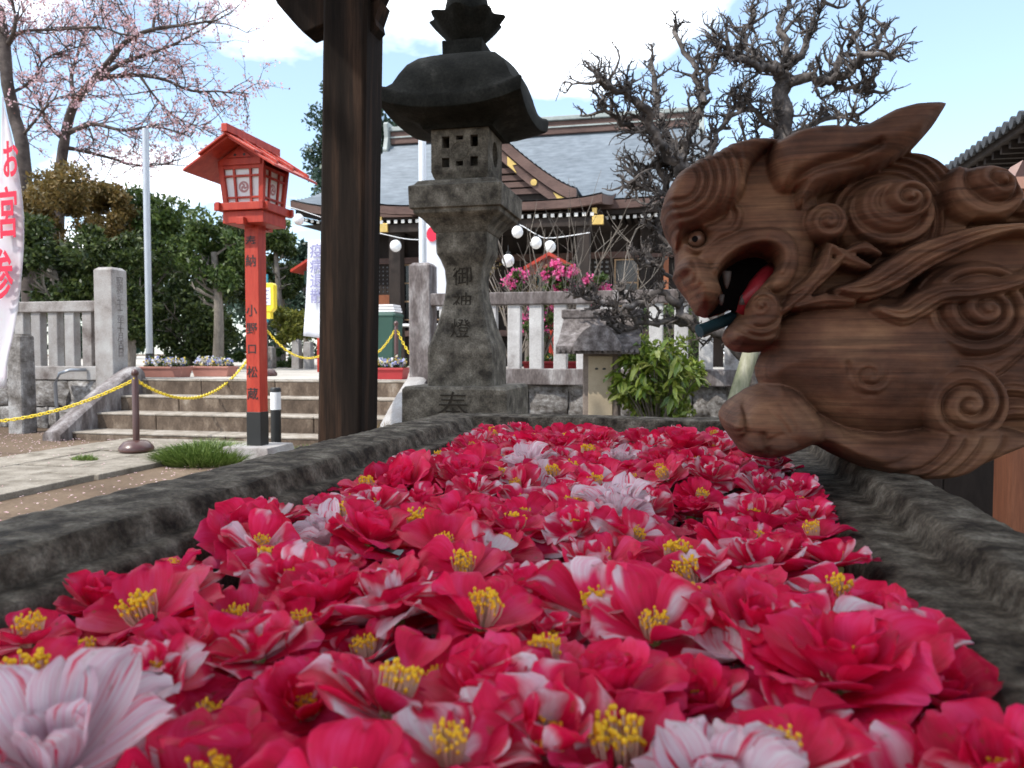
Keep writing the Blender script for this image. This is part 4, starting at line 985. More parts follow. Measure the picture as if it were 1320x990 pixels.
for sd in range(4):
    pn = bar(sd, -.8, .8, zb, zt, -.035, -.028).build('paper_panel', M['paper'], VL)
    for u in (-.9, .9): bar(sd, u - .11, u + .11, zb, zt, -.03, .0 if sd % 2 else .0015).build('corner_stile', M['vermilion'], VL)
    for u in (-.36, .38): bar(sd, u - .045, u + .045, zb, zt, -.026, -.008).build('muntin', M['vermilion'], VL)
    for z0, z1 in ((2.33, 2.342), (2.375, 2.39), (2.56, 2.577), (2.63, 2.655)): bar(sd, -.8, .8, z0, z1, -.025, -.006).build('muntin', M['vermilion'], VL)
    if sd in (0, 1):
        m = MB(); n = 24
        cpt = [face_pt(sd, .01 + .24 * _c(2 * math.pi * i / n), 2.475 + .05 * _s(2 * math.pi * i / n), -.0265) for i in range(n)]; cp2 = [face_pt(sd, .01 + .24 * _c(2 * math.pi * i / n), 2.475 + .05 * _s(2 * math.pi * i / n), -.0262) for i in range(n)]
        m.loft([cpt, cp2]); m.build('crest', M['crest'], pn)
        for j in range(3):   # three commas of the crest
            m = MB(); a0 = 2 * math.pi * j / 3; q = []
            for i in range(10):
                a = a0 + i * .2; r = .018 + .017 * (i / 9); q.append((r, a, .0085 * (1 - i / 10)))
            A = [face_pt(sd, .01 + (r + w) * _c(a) / .208, 2.475 + (r + w) * _s(a), -.0255) for r, a, w in q] + [face_pt(sd, .01 + (r - w) * _c(a) / .208, 2.475 + (r - w) * _s(a), -.0255) for r, a, w in reversed(q)]
            m.f.append(tuple(range(len(A)))); m.v = A; m.build('crest_mark', M['paper'], pn)
for sgn in (-1, 1):
    m = MB(); m.prism([(VX - .226, 2.655), (VX + .226, 2.655), (VX + .226, 2.70), (VX, 2.83), (VX - .226, 2.70)], VY + sgn * .222, VY + sgn * .20); gp = m.build('gable_panel', M['vermilion'], VL)
    m = MB(); m.box(VX - .20, VX + .20, VY + sgn * .222, VY + sgn * .236, 2.66, 2.715); m.build('lintel', M['vermilion'], VL)
    m = MB(); m.prism([(VX - .12, 2.722), (VX + .12, 2.722), (VX + .02, 2.79), (VX - .02, 2.79)], VY + sgn * .222, VY + sgn * .238); gp = m.build('gable_board', M['vermilion'], VL)
    for u in (-.045, .045):
        m = MB(); m.loft([[(VX + u + .012 * _c(a), VY + sgn * .2405 if e else VY + sgn * .236, 2.745 + .012 * _s(a)) for a in [i * .5236 for i in range(12)]] for e in (0, 1)]); m.build('vent_hole', M['black_paint'], gp)
for sgn in (-1, 1):
    def rp(u, dz): return (VX + sgn * u, 2.845 - u * .60 + dz)
    m = MB(); m.prism([rp(0, 0), rp(.44, 0), rp(.44, .022), rp(0, .022)], VY - .42, VY + .36); r1 = m.build('roof_board', M['vermilion'], VL, bevel=.003)
    m = MB(); m.prism([rp(0, .0235), rp(.27, .0235), rp(.27, .042), rp(0, .042)], VY - .45, VY + .39); m.build('upper_roof_board', M['vermilion'], VL, bevel=.003)
    for yy in (-.30, -.02, .26):
        m = MB(); m.prism([rp(.02, .043), rp(.40, .0235), rp(.40, .05), rp(.02, .065)], VY + yy - .016, VY + yy + .016); m.build('batten', M['vermilion'], VL)
m = MB(); m.box(VX - .028, VX + .028, VY - .47, VY + .42, 2.885, 2.955); m.build('ridge', M['vermilion'], VL, bevel=.004)

# ------------------------------------------------------------------ shrine hall
HX = -4.35
HALL = thing('shrine_hall', 'dark timber shrine hall with blue-grey shingled roof, gable and gold fittings', 'building', (HX, 22, TZ))
k = NM('shingle'); v = k.coord((1, 1, 1)); s1 = k.noise(v, 1.3, 5, .6); 
vv = k.n('ShaderNodeVectorMath', operation='MULTIPLY'); k.l(v, vv.inputs[0]); vv.inputs[1].default_value = (3.0, .3, 14.0); s2 = k.noise(vv.outputs[0], 1.0, 2, .5)
c = k.ramp(k.math('ADD', k.math('MULTIPLY', s1, .5), k.math('MULTIPLY', s2, .5)), [(.35, (.105, .128, .152)), (.55, (.165, .196, .228)), (.7, (.225, .258, .29))]); k.set(c, .5, spec=.4); M['shingle'] = k.m
M['roof_cap'] = plain('roof_cap', (.30, .33, .31), .6, var=.2)
def zmain(s, u): return 7.50 - 2.82 * (1 - (1 - s) ** 1.35) + .36 * (abs(u) ** 5) * s
def roof_strip(name, xf, zf, yf, ncourse, ncol, s0, s1, parent, mat, drop=.022):
    V = []; F = []
    for c in range(ncourse):
        for e, s in ((0, s0 + (s1 - s0) * c / ncourse), (1, s0 + (s1 - s0) * (c + 1) / ncourse)):
            for i in range(ncol + 1):
                u = -1 + 2 * i / ncol; V.append((xf(s, u), yf(s) , zf(s, u) + (drop if e else 0.0)))
    w = ncol + 1
    for r in range(2 * ncourse - 1):
        for i in range(ncol): a = r * w + i; F.append((a, a + 1, a + w + 1, a + w))
    me = npmesh(name, np.array(V) - np.array(wloc(parent)), F, mat); return link(name, me, parent)
roof = roof_strip('roof_front', lambda s, u: HX + u * lerp(4.6, 5.97, s), zmain, lambda s: 23 - 4.05 * s, 32, 24, 0, 1, HALL, M['shingle'], .04)
roof_strip('roof_back', lambda s, u: HX + u * lerp(4.6, 5.97, s), zmain, lambda s: 23 + 4.05 * s, 12, 12, 0, 1, HALL, M['shingle'])
for sg in (-1, 1):
    V = [(HX + sg * lerp(4.6, 5.97, s), 23 + q * 4.05 * s, zmain(s, 1)) for s in [i / 10 for i in range(11)] for q in (-1, 1)]
    npF = [(2 * i, 2 * i + 1, 2 * i + 3, 2 * i + 2) for i in range(10)]
    link('roof_side', npmesh('roof_side', np.array(V) - np.array(wloc(HALL)), npF, M['shingle']), HALL)
m = MB(); m.box(HX - 4.62, HX + 4.62, 22.78, 23.22, 7.42, 7.80); rd = m.build('ridge', M['hall_wood'], HALL, bevel=.02)
m = MB(); m.box(HX - 4.68, HX + 4.68, 22.70, 23.30, 7.80, 7.93); m.build('ridge_cap', M['roof_cap'], rd, bevel=.02)
m = MB(); m.box(HX - 4.65, HX + 4.65, 22.74, 23.26, 7.60, 7.64); m.build('ridge_band', M['roof_cap'], rd)
for sg in (-1, 1):
    m = MB(); x = HX + sg * 4.70
    m.prism([(22.55, 8.0), (22.62, 8.06), (23.38, 8.06), (23.45, 8.0), (23.38, 7.6), (23.5, 7.2), (23.4, 6.95), (23.2, 7.0), (22.8, 7.0), (22.6, 6.95), (22.5, 7.2), (22.62, 7.6)], x - .07, x + .07, 'x'); m.build('ridge_end', M['roof_cap'], rd, bevel=.02)
# eave boards and rafters follow the sweep of the eave
def eave_board(y, z0f, h, x0, x1, mat, name, d=.14, n=24):
    m = MB(); rings = []
    for i in range(n + 1):
        x = lerp(x0, x1, i / n); z = z0f(x); rings.append([(x, y, z), (x, y + d, z), (x, y + d, z + h), (x, y, z + h)])
    m.loft(rings); return m.build(name, mat, HALL)
ez = lambda x: zmain(1, (x - HX) / 5.97)
eave_board(18.96, lambda x: ez(x) - .20, .20, HX - 5.95, HX + 5.95, M['hall_wood'], 'eave_board')
eave_board(19.05, lambda x: ez(x) - .32, .12, HX - 5.85, HX + 5.85, M['dark_wood'], 'eave_underboard', .4)
def rafters(y, zf, x0, x1, sp, name, sz=.055, ln=1.0, rise=.25):
    m = MB(); mw = MB(); x = x0
    while x < x1:
        z = zf(x); m.box(x - sz / 2, x + sz / 2, y + .01, y + ln, z, z + sz); mw.box(x - sz / 2 - .002, x + sz / 2 + .002, y, y + .012, z - .002, z + sz + .002); x += sp
    o = m.build('rafters', M['dark_wood'], HALL); o['kind'] = 'stuff'
    o = mw.build('rafter_ends', M['rafter_white'], HALL); o['kind'] = 'stuff'
rafters(19.12, lambda x: ez(x) - .43, HX - 5.75, HX + 5.75, .17, 'main', .075, 1.6)
m = MB(); m.add([(HX - 5.85, 19.2, 4.42), (HX + 5.85, 19.2, 4.42), (HX + 5.85, 26.8, 4.62), (HX - 5.85, 26.8, 4.62)], [(0, 1, 2, 3)]); m.build('soffit', M['dark_wood'], HALL)
# porch
pz = lambda s, u: lerp(4.98, 4.24, s ** .8) + .10 * abs(u) ** 6 * s
roof_strip('porch_roof', lambda s, u: HX + u * 2.58, pz, lambda s: lerp(19.6, 16.45, s), 22, 14, 0, 1, HALL, M['shingle'], .035)
eave_board(16.45, lambda x: pz(1, (x - HX) / 2.58) - .17, .17, HX - 2.58, HX + 2.58, M['hall_wood'], 'porch_eave_board')
for sg in (-1, 1):
    m = MB(); rings = []
    for i in range(9):
        s = i / 8; y = lerp(19.6, 16.47, s); z = pz(s, 1); x = HX + sg * 2.53
        rings.append([(x - .06, y, z - .2), (x + .06, y, z - .2), (x + .06, y, z - .004), (x - .06, y, z - .004)])
    m.loft(rings); m.build('porch_verge', M['hall_wood'], HALL)
rafters(16.55, lambda x: 4.24 - .33, HX - 2.4, HX + 2.4, .17, 'porch', .07, 1.2)
m = MB(); m.box(HX - 2.48, HX + 2.48, 16.62, 16.72, 3.72, 3.90); m.build('porch_beam', M['dark_wood'], HALL)
m = MB(); m.box(HX - 2.55, HX + 2.55, 16.6, 19.5, 4.0, 4.02); m.build('porch_soffit', M['dark_wood'], HALL)
for x in (HX - 2.5, HX + 2.36):
    for zz, w in ((3.70, .24), (3.93, .10)):
        m = MB(); m.box(x, x + w, 16.56, 16.66, zz + .02, zz + .10 + w * .5); m.build('gold_fitting', M['gold'], HALL, bevel=.01)
for x in (HX - 2.15, HX + 2.15):
    m = MB(); m.box(x - .14, x + .14, 16.7, 16.98, TZ, 3.9); m.build('porch_column', M['dark_wood'], HALL, bevel=.02)
# gable over the porch
def gz(u): return 4.60 + 1.42 * max(0.0, 1 - u / 1.9) ** 1.3
for sg in (-1, 1):
    V = []; F = []; nu = 18
    for e in range(nu + 1):
        u = 1.9 * e / nu
        for d_ in (0, .03):
            for y in (17.45, 20.0, 22.6): V.append((HX + sg * u, y, gz(u) + .10 + d_))
    for e in range(2 * nu + 1):
        for q in range(2): a = e * 3 + q; F.append((a, a + 1, a + 4, a + 3))
    link('gable_roof', npmesh('gable_roof', np.array(V) - np.array(wloc(HALL)), F, M['shingle']), HALL)
    for (dz0, dz1, y0, y1, mt, nm) in ((-.20, .075, 17.42, 17.54, 'hall_wood', 'bargeboard'), (-.46, -.22, 17.50, 17.62, 'hall_wood', 'inner_bargeboard')):
        m = MB(); rings = []
        for e in range(nu + 1):
            u = 1.9 * e / nu; x = HX + sg * u; rings.append([(x, y0, gz(u) + dz0), (x, y1, gz(u) + dz0), (x, y1, gz(u) + dz1), (x, y0, gz(u) + dz1)])
        m.loft(rings); bb = m.build(nm, M[mt], HALL)
    for u0, u1 in ((.30, .52), (1.36, 1.78)):
        m = MB(); f_ = lambda u, d: (HX + sg * u, gz(u) + d)
        m.prism([f_(u0, -.44), f_(u0 + .10, -.34), f_(u0, -.24), f_(u1, -.24), f_(u1, -.44)] if u0 > 1 else [f_(u0, -.44), f_(u1, -.44), f_(u1 - .1, -.34), f_(u1, -.24), f_(u0, -.24)], 17.48, 17.502); m.build('gold_fitting', M['gold'], bb)
    m = MB(); cx, cz = HX + sg * .92, gz(.92) - .33; m.loft([[(cx + .075 * _c(a), y, cz + .075 * _s(a)) for a in [i * .449 for i in range(14)]] for y in (17.5, 17.46)]); m.build('gold_boss', M['gold'], bb)
m = MB(); m.prism([(HX - 1.7, 4.45)] + [(HX + s_ * u, gz(u) - .3) for s_, us in ((-1, (1.5, 1.1, .7, .35)), (1, (0, .35, .7, 1.1, 1.5))) for u in us] + [(HX + 1.7, 4.45)], 17.75, 17.8); m.build('gable_wall', M['dark_wood'], HALL)
for i, (zz, w) in enumerate(((4.66, 1.45), (4.82, 1.2), (4.98, 1.0), (5.15, .75))):
    m = MB(); m.box(HX - w, HX + w, 17.66, 17.74, zz, zz + .12); m.build('gable_beam', M['hall_wood'], HALL)
# walls, doors
m = MB(); m.box(HX - 5.2, HX + 5.2, 20.2, 26, 1.5, 4.5); m.build('wall', M['dark_wood'], HALL)
m = MB(); m.box(HX - 5.6, HX + 5.6, 18.7, 26.5, 1.42, 1.56); m.build('veranda', M['hall_wood'], HALL)
m = MB(); m.box(HX - 5.2, HX + 5.2, 19.2, 26, TZ, 1.42); m.build('underfloor', M['dark_wood'], HALL)
for x in (-5.15, -3.3, -1.6, 1.6, 3.3, 5.15):
    m = MB(); m.box(HX + x - .13, HX + x + .13, 19.95, 20.21, 1.56, 4.5); m.build('column', M['dark_wood'], HALL, bevel=.015)
m = MB(); m.box(HX - 5.2, HX + 5.2, 20.0, 20.15, 3.42, 3.58); m.build('lintel', M['hall_wood'], HALL)
def lattice(x0, x1, z0, z1, nxx, nz_, y=20.1):
    m = MB(); m.box(x0, x1, y, y + .03, z0, z1); p = m.build('lattice_back', M['lattice_back'], HALL)
    m = MB()
    for i in range(nxx + 1): x = lerp(x0, x1, i / nxx); m.box(x - .035, x + .035, y - .03, y - .002, z0, z1)
    for j in range(nz_ + 1): z = lerp(z0, z1, j / nz_); m.box(x0, x1, y - .026, y - .004, z - .035, z + .035)
    q = m.build('lattice', M['dark_wood'], p); q['kind'] = 'stuff'
def door(x0, x1, z0, z1, rows, y=20.05):
    m = MB(); m.box(x0, x1, y + .02, y + .04, z0, z1); p = m.build('door_panel', M['pane_dark'], HALL)
    m = MB(); f = .035
    m.box(x0, x0 + f, y, y + .02, z0, z1); m.box(x1 - f, x1, y, y + .02, z0, z1)
    for j in range(rows + 1): z = lerp(z0, z1 - f, j / rows); m.box(x0 + f, x1 - f, y + .001, y + .019, z, z + f)
    m.build('door_frame', M['sliding_frame'], p)
a = at(488, 342, Y=20.05); b = at(512, 378, Y=20.05); lattice(a.x - .9, b.x, b.z, a.z, 12, 7)
m = MB(); m.box(a.x - .9, b.x, 20.06, 20.09, 1.7, b.z - .04); m.build('door_panel', M['orange_wood'], HALL)
c_ = at(513, 341, Y=20.05); d_ = at(536, 413, Y=20.05); door(c_.x, d_.x, d_.z, c_.z, 3); door(d_.x + .02, d_.x + .75, d_.z, c_.z, 3)
a = at(738, 336, Y=20.1); b = at(786, 395, Y=20.1); lattice(a.x - .5, b.x, b.z, a.z, 10, 10)
c_ = at(792, 334, Y=20.05); d_ = at(823, 395, Y=20.05); door(c_.x, d_.x, d_.z, c_.z, 2)
a = at(826, 340, Y=20.1); b = at(853, 392, Y=20.1); lattice(a.x, b.x, b.z, a.z, 7, 8)
m = MB(); p = at(855, 392, Y=19.9); q = at(862, 330, Y=19.9); m.box(p.x, q.x, 19.9, 20.0, p.z, q.z); m.build('door_post', M['orange_wood'], HALL)

# ------------------------------------------------------------------ tiled building at the right edge
KB = thing('tiled_building', 'dark building edge with tiled eave rising over the lion mane', 'building', (6.5, 11.5, 0))
m = MB(); m.box(5.4, 9.6, 8.8, 15.2, 0, 4.3); m.build('wall', M['dark_wood'], KB)
m = MB(); m.prism([(4.12, 3.93), (6.9, 5.25), (9.7, 3.93), (9.7, 3.80), (5.4, 4.0), (4.12, 3.83)], 7.6, 15.6); m.build('roof_deck', M['dark_wood'], KB)
kb_n = 0; y = 7.7
tm = MB(); seg = []
for i in range(7):
    a = math.pi * i / 6; seg.append((.075 * _c(a), .075 * _s(a)))
sl = math.atan2(5.25 - 3.93, 6.9 - 4.12)
tm.loft([[(4.06 + L * _c(sl) - sz_ * _s(sl), sy, 3.935 + L * _s(sl) + sz_ * _c(sl)) for sy, sz_ in seg] for L in (0, 3.05)], cap=True)
tme = tm.mesh('cover_tile_row', M['tile_roof'], 40)
em = MB(); em.loft([[(x, .078 * _c(a), 3.955 + .078 * _s(a)) for a in [i * .5236 for i in range(12)]] for x in (4.03, 4.065)]); eme = em.mesh('tile_end', M['tile_roof'])
fm = MB(); fm.loft([[(4.07 + L * _c(sl), yy, 3.94 + L * _s(sl) - dz) for yy, dz in ((.07, 0), (.118, .02), (.166, 0), (.166, .03), (.118, .05), (.07, .03))] for L in (0, 3.05)]); fme = fm.mesh('pan_tile_row', M['tile_roof'])
while y < 15.5:
    for me_, nm in ((tme, 'cover_tile_row'), (eme, 'tile_end'), (fme, 'pan_tile_row')): link(nm, me_, KB, (-6.5, y - 11.5, 0))
    y += .236
for i in range(26):
    m = MB(); yy = 7.8 + i * .3; m.box(4.2, 5.4, yy, yy + .07, 3.74, 3.84); m.build('rafter', M['dark_wood'], KB)
# ------------------------------------------------------------------ trees and plants
def leaf_cloud(name, pts, size, mat, parent, rng, aspect=0.45, jitter=0.35, up=0.25, nrm=None):
    """many small pointed leaves as one mesh"""
    P = np.asarray(pts, float); n = len(P)
    d = rng.normal(size=(n, 3)); d[:, 2] -= up; d /= np.linalg.norm(d, axis=1)[:, None]
    e = rng.normal(size=(n, 3)); s = np.cross(d, e); s /= np.linalg.norm(s, axis=1)[:, None] + 1e-9
    nn = np.cross(d, s)
    L = size * (1 + jitter * rng.uniform(-1, 1, n))[:, None]
    a = P; b = P + d * L * .5 + s * L * aspect * .5 + nn * L * .06; c = P + d * L; e2 = P + d * L * .5 - s * L * aspect * .5 + nn * L * .06
    V = np.stack([a, b, c, e2], 1).reshape(-1, 3); F = np.arange(4 * n).reshape(-1, 4)
    o = link(name, npmesh(name, V - np.array(wloc(parent)), F, mat), parent); o['kind'] = 'stuff'; return o
def lumps(rng, c, rad, k, rl, n, shell=0.55):
    c = np.array(c); rad = np.array(rad)
    u = rng.normal(size=(k, 3)); u /= np.linalg.norm(u, axis=1)[:, None]; q = c + u * rad * (rng.uniform(.25, 1, k) ** .5)[:, None]
    idx = rng.integers(0, k, n); w = rng.normal(size=(n, 3)); w /= np.linalg.norm(w, axis=1)[:, None]
    rr_ = rl * rng.uniform(.6, 1.25, k)[idx] * (shell + (1 - shell) * rng.uniform(0, 1, n))
    w[:, 2] *= .75
    return q[idx] + w * rr_[:, None]
class Wood:
    def __init__(s, seed): s.r = random.Random(seed); s.m = MB(); s.tips = []; s.pts = []
    def limb(s, pts, r0, r1, n=7):
        k = len(pts); s.m.tube(pts, [lerp(r0, r1, (i / (k - 1)) ** .8) for i in range(k)], n)
    def twig(s, p, d, L, r, depth, wig=.35, upb=.15, kids=(2, 4), shrink=.62, sides=4, minr=.0015, spread=1.0):
        n = 4 if depth else 3; pts = [p]; q = p.copy(); dd = d.normalized()
        for i in range(n):
            dd = (dd + Vector((s.r.gauss(0, wig), s.r.gauss(0, wig), s.r.gauss(0, wig) + upb)) * .5).normalized(); q = q + dd * (L / n); pts.append(q.copy())
        s.m.tube(pts, [lerp(r, max(minr, r * .4), i / n) for i in range(n + 1)], sides if depth else 3, False)
        s.pts += pts[1:]
        if depth <= 0: s.tips.append((pts[-1], dd)); return
        for _ in range(s.r.randint(*kids)):
            k = s.r.randint(1, n); a = Vector((s.r.gauss(0, 1), s.r.gauss(0, 1), s.r.gauss(0, 1))).normalized()
            nd = (dd * .75 + a * .8 * spread + Vector((0, 0, upb))).normalized()
            s.twig(pts[k], nd, L * shrink * s.r.uniform(.7, 1.2), max(minr, r * .55), depth - 1, wig, upb, kids, shrink, sides, minr, spread)
def smooth_path(pts, n=5):
    P = [Vector(p) for p in pts]; R = []
    for i in range(len(P) - 1):
        p0, p1, p2, p3 = P[max(i - 1, 0)], P[i], P[i + 1], P[min(i + 2, len(P) - 1)]
        for k in range(n):
            u = k / n; R.append(((p1 * 2) + (p2 - p0) * u + (p0 * 2 - p1 * 5 + p2 * 4 - p3) * u * u + (p1 * 3 - p0 - p2 * 3 + p3) * u ** 3) * .5)
    R.append(P[-1]); return R

# cherry tree -------------------------------------------------
def cherry(seed, label, base, limbs, Y, nblo, tl):
    t = thing('cherry_tree', label, 'tree', base); w = Wood(seed); R = w.r
    for path_, r0, r1, dy in limbs:
        P = [at(px, py, Y=Y + dy * i / (len(path_) - 1) + R.uniform(-.12, .12)) for i, (px, py) in enumerate(path_)]
        P = smooth_path(P, 4); w.limb(P, r0, r1)
        if r0 > .14: continue
        for i in range(2, len(P)):
            for _ in range(1 if i % 3 else 2):
                d = (P[i] - P[i - 1]).normalized() + Vector((R.gauss(0, .8), R.gauss(0, .9), R.gauss(.1, .8)))
                w.twig(P[i], d, tl * R.uniform(.6, 1.3), .017, 2, .3, .05, (2, 3), .62)
    w.m.build('trunk', M['bark_cherry'], t, smooth=60)
    rng = np.random.default_rng(seed)
    pts = np.array([tuple(p) for p in w.pts]); idx = rng.integers(0, len(pts), nblo // 3)
    cl = pts[idx]; cl = np.repeat(cl, 3, 0) + rng.normal(size=(len(cl) * 3, 3)) * .045
    leaf_cloud('blossom', cl, .055, M['blossom_cherry'], t, rng, .85, .4, 0)
    idx = rng.integers(0, len(pts), nblo // 4); leaf_cloud('young_leaves', pts[idx] + rng.normal(size=(len(idx), 3)) * .04, .045, M['bud_cherry'], t, rng, .6, .4, 0)
    return t
b_ = at(76, 440, Y=15.0); b_.z = TZ
cherry(3, 'cherry tree with fading pink blossom spreading over the maple and fence', b_, [
    ([(74, 440), (74, 330), (76, 250), (80, 205), (86, 165), (97, 133), (117, 107)], .16, .085, 0),
    ([(117, 107), (140, 80), (163, 53), (197, 38), (240, 32), (280, 26)], .085, .018, -1.2), ([(122, 103), (160, 80), (200, 67), (233, 53), (268, 33)], .07, .016, .8),
    ([(125, 102), (150, 98), (180, 97), (213, 103), (247, 117), (285, 118), (315, 124)], .065, .012, .3), ([(86, 172), (105, 164), (123, 160), (160, 168), (200, 163), (245, 176)], .07, .014, -.7),
    ([(82, 190), (100, 193), (140, 203), (177, 213), (215, 212)], .06, .014, .9), ([(97, 133), (92, 100), (100, 70), (110, 40), (128, 14)], .06, .012, .6), ([(82, 180), (62, 160), (50, 130), (30, 108)], .06, .015, -.5),
    ([(197, 38), (200, 15), (212, -14)], .03, .01, .2), ([(163, 53), (165, 25), (150, -8)], .03, .01, .2), ([(180, 97), (200, 125), (225, 150), (262, 165)], .035, .01, .4)], 15.0, 7500, .7)
b_ = at(32, 440, Y=13.0); b_.z = TZ
cherry(8, 'cherry tree with leaning dark trunk rising behind the white banner', b_, [
    ([(40, 440), (34, 300), (30, 200), (20, 155), (10, 110), (6, 62), (-2, 10)], .15, .10, 0), ([(6, 66), (18, 48), (33, 40), (80, 38), (127, 35), (156, 44)], .05, .012, .4), ([(9, 100), (-15, 60), (-50, 20)], .08, .03, .3),
    ([(10, 58), (20, 30), (14, -10)], .05, .015, -.3), ([(25, 180), (50, 150), (70, 128), (105, 120)], .035, .01, -.4), ([(14, 120), (40, 105), (60, 75), (95, 62)], .035, .01, .5)], 13.0, 2600, .55)

# plum trees: pruned, bare, gnarled -------------------------
def plum(seed, label, base, limbs, Y, dens=1.0, tw=.34):
    t = thing('plum_tree', label, 'tree', base); w = Wood(seed); R = w.r
    for path_, r0, r1, dy in limbs:
        P = [at(px, py, Y=Y + dy * i / (len(path_) - 1) + R.uniform(-.05, .05)) for i, (px, py) in enumerate(path_)]
        P = smooth_path(P, 4); P = [p + Vector((R.gauss(0, .018), R.gauss(0, .018), R.gauss(0, .018))) for p in P]; w.limb(P, r0 * 1.25, r1 * 1.5, 7)
        if r0 > .10: continue
        for i in range(2, len(P)):
            for _ in range(R.choice([0, 1, 1, 2]) if dens < 1 else R.choice([1, 1, 2])):
                d = (P[i] - P[i - 1]).normalized() * .3 + Vector((R.gauss(0, .7), R.gauss(0, .8), R.gauss(.55, .6)))
                w.twig(P[i], d, tw * R.uniform(.4, 1.1), .019, 2, .50, .12, (3, 4), .60, 5, .0040)
    w.m.build('trunk', M['bark_plum'], t, smooth=60); return t
b_ = at(985, 470, Y=7.5); b_.z = 0
plum(21, 'bare pruned plum tree with low gnarled branch reaching over the stone shrine', b_, [
    ([(985, 560), (975, 470), (955, 400), (940, 340), (915, 285), (893, 245), (878, 215)], .085, .06, 0),
    ([(880, 220), (860, 195), (845, 170), (835, 140), (810, 122), (782, 112), (772, 100)], .05, .016, -.6), ([(878, 215), (885, 180), (900, 150), (905, 120), (890, 80), (868, 45)], .045, .014, .5), ([(885, 225), (870, 190), (850, 150), (845, 115), (840, 75)], .04, .014, .8),
    ([(893, 245), (915, 200), (925, 165), (960, 140)], .035, .012, .3), ([(905, 130), (915, 95), (930, 60)], .025, .010, .2), ([(845, 170), (815, 165), (790, 150), (775, 130)], .03, .010, -.3), ([(875, 215), (850, 205), (835, 215), (820, 230), (818, 248)], .03, .010, .4), ([(880, 250), (855, 255), (835, 245), (812, 235)], .025, .010, -.3), ([(860, 195), (850, 220), (860, 245), (850, 270)], .028, .01, .2)], 7.6, 1.0, .25)
plum(23, 'low dark plum branch twisting in front of the pale fence slats', at(975, 560, Y=7.45), [
    ([(985, 545), (965, 470), (930, 432), (900, 425), (882, 400), (868, 384), (845, 377), (825, 392), (800, 397), (770, 388), (752, 380), (742, 383)], .045, .012, -.25), ([(900, 425), (870, 412), (845, 418), (822, 420), (800, 425), (782, 413), (768, 405)], .030, .007, -.2), ([(825, 392), (805, 385), (795, 378)], .018, .008, -.1),
    ([(930, 432), (900, 380), (880, 345), (862, 320), (842, 322), (828, 330)], .035, .012, .3), ([(880, 345), (870, 320), (850, 300), (835, 290)], .025, .010, .2), ([(862, 320), (858, 290), (845, 262)], .022, .009, .2), ([(890, 365), (860, 350), (842, 340), (830, 342)], .02, .008, -.2)], 7.4, .6, .15)
b_ = at(1040, 470, Y=8.1); b_.z = 0
plum(25, 'tall bare plum tree with dense clawed crown rising above the lion', b_, [
    ([(1040, 560), (1035, 430), (1020, 300), (1012, 200), (1008, 130), (1010, 95)], .085, .06, 0), ([(1010, 100), (1000, 85), (985, 88), (960, 80), (945, 72), (938, 58)], .045, .014, -.5), ([(1008, 110), (1040, 100), (1070, 105), (1100, 85), (1120, 70), (1150, 75)], .05, .014, -.3),
    ([(1010, 100), (1015, 70), (1005, 40), (1010, 15)], .04, .014, .5), ([(1015, 90), (1035, 60), (1050, 30), (1065, 5)], .04, .012, .4), ([(1060, 105), (1085, 75), (1105, 45), (1110, 15)], .035, .012, .2), ([(1100, 85), (1130, 55), (1145, 30)], .028, .01, .2), ([(985, 88), (965, 60), (960, 35), (975, 20)], .03, .01, .4),
    ([(1012, 170), (980, 150), (955, 135), (945, 120)], .03, .01, -.3), ([(1012, 180), (1045, 160), (1080, 150), (1105, 155)], .03, .01, .4), ([(1012, 200), (985, 190), (955, 180)], .03, .01, .2), ([(1015, 210), (1050, 190), (1085, 175)], .028, .01, -.4), ([(1070, 105), (1090, 115), (1115, 118), (1125, 110)], .025, .01, .1)], 8.2, 1.2, .27)

# evergreens ---------------------------------------------------
def evergreen(name, label, cat, px, py, Y, rx, ry, n, size, mat, seed, k=18, rl=None, ground=TZ, trunk=True, bark='bark_pale', group=None, depth=None, tr=.10):
    c = at(px, py, Y=Y); sc = (at(px + 1, py, Y=Y) - c).length * .93
    t = thing(name, label, cat, (c.x, Y, ground), group=group); rng = np.random.default_rng(seed)
    rad = (rx * sc, (depth or rx * .7) * sc, ry * sc); rl = rl or min(rad) * .45
    P = lumps(rng, c, np.array(rad) - rl * .5, k, rl, n); P = P[P[:, 2] > ground + .03]
    leaf_cloud('crown', P, size, M[mat], t, rng)
    if trunk:
        w = Wood(seed); top = Vector((c.x + w.r.uniform(-.1, .1), Y, c.z)); w.limb(smooth_path([(c.x, Y, ground - .05), (c.x + .05, Y, lerp(ground, c.z, .5)), top], 4), tr, tr * .5)
        for _ in range(9):
            a = w.r.uniform(0, 6.28); z0 = lerp(ground, c.z, w.r.uniform(.45, 1)); w.twig(Vector((c.x, Y, z0)), Vector((_c(a), _s(a), .5)), min(rad) * .75, tr * .3, 1, .25, .1, (2, 3))
        w.m.build('trunk', M[bark], t, smooth=60)
    return t
evergreen('maple_tree', 'rusty olive maple crown behind the grey fence', 'tree', 70, 262, 12.2, 62, 58, 9000, .095, 'leaf_maple', 31, 26)
evergreen('camellia_bush', 'dark glossy evergreen bush behind the grey fence and banner', 'bush', 75, 350, 11.0, 70, 75, 12000, .10, 'leaf_dark', 32, 26)
evergreen('camellia_bush', 'dark evergreen bush filling the gap beside the inscribed newel', 'bush', 165, 385, 11.2, 42, 95, 9000, .095, 'leaf_dark', 33, 22)
evergreen('evergreen_tree', 'mid-green tree standing behind the steel pole', 'tree', 190, 315, 14.5, 75, 70, 14000, .115, 'leaf_mid', 34, 30)
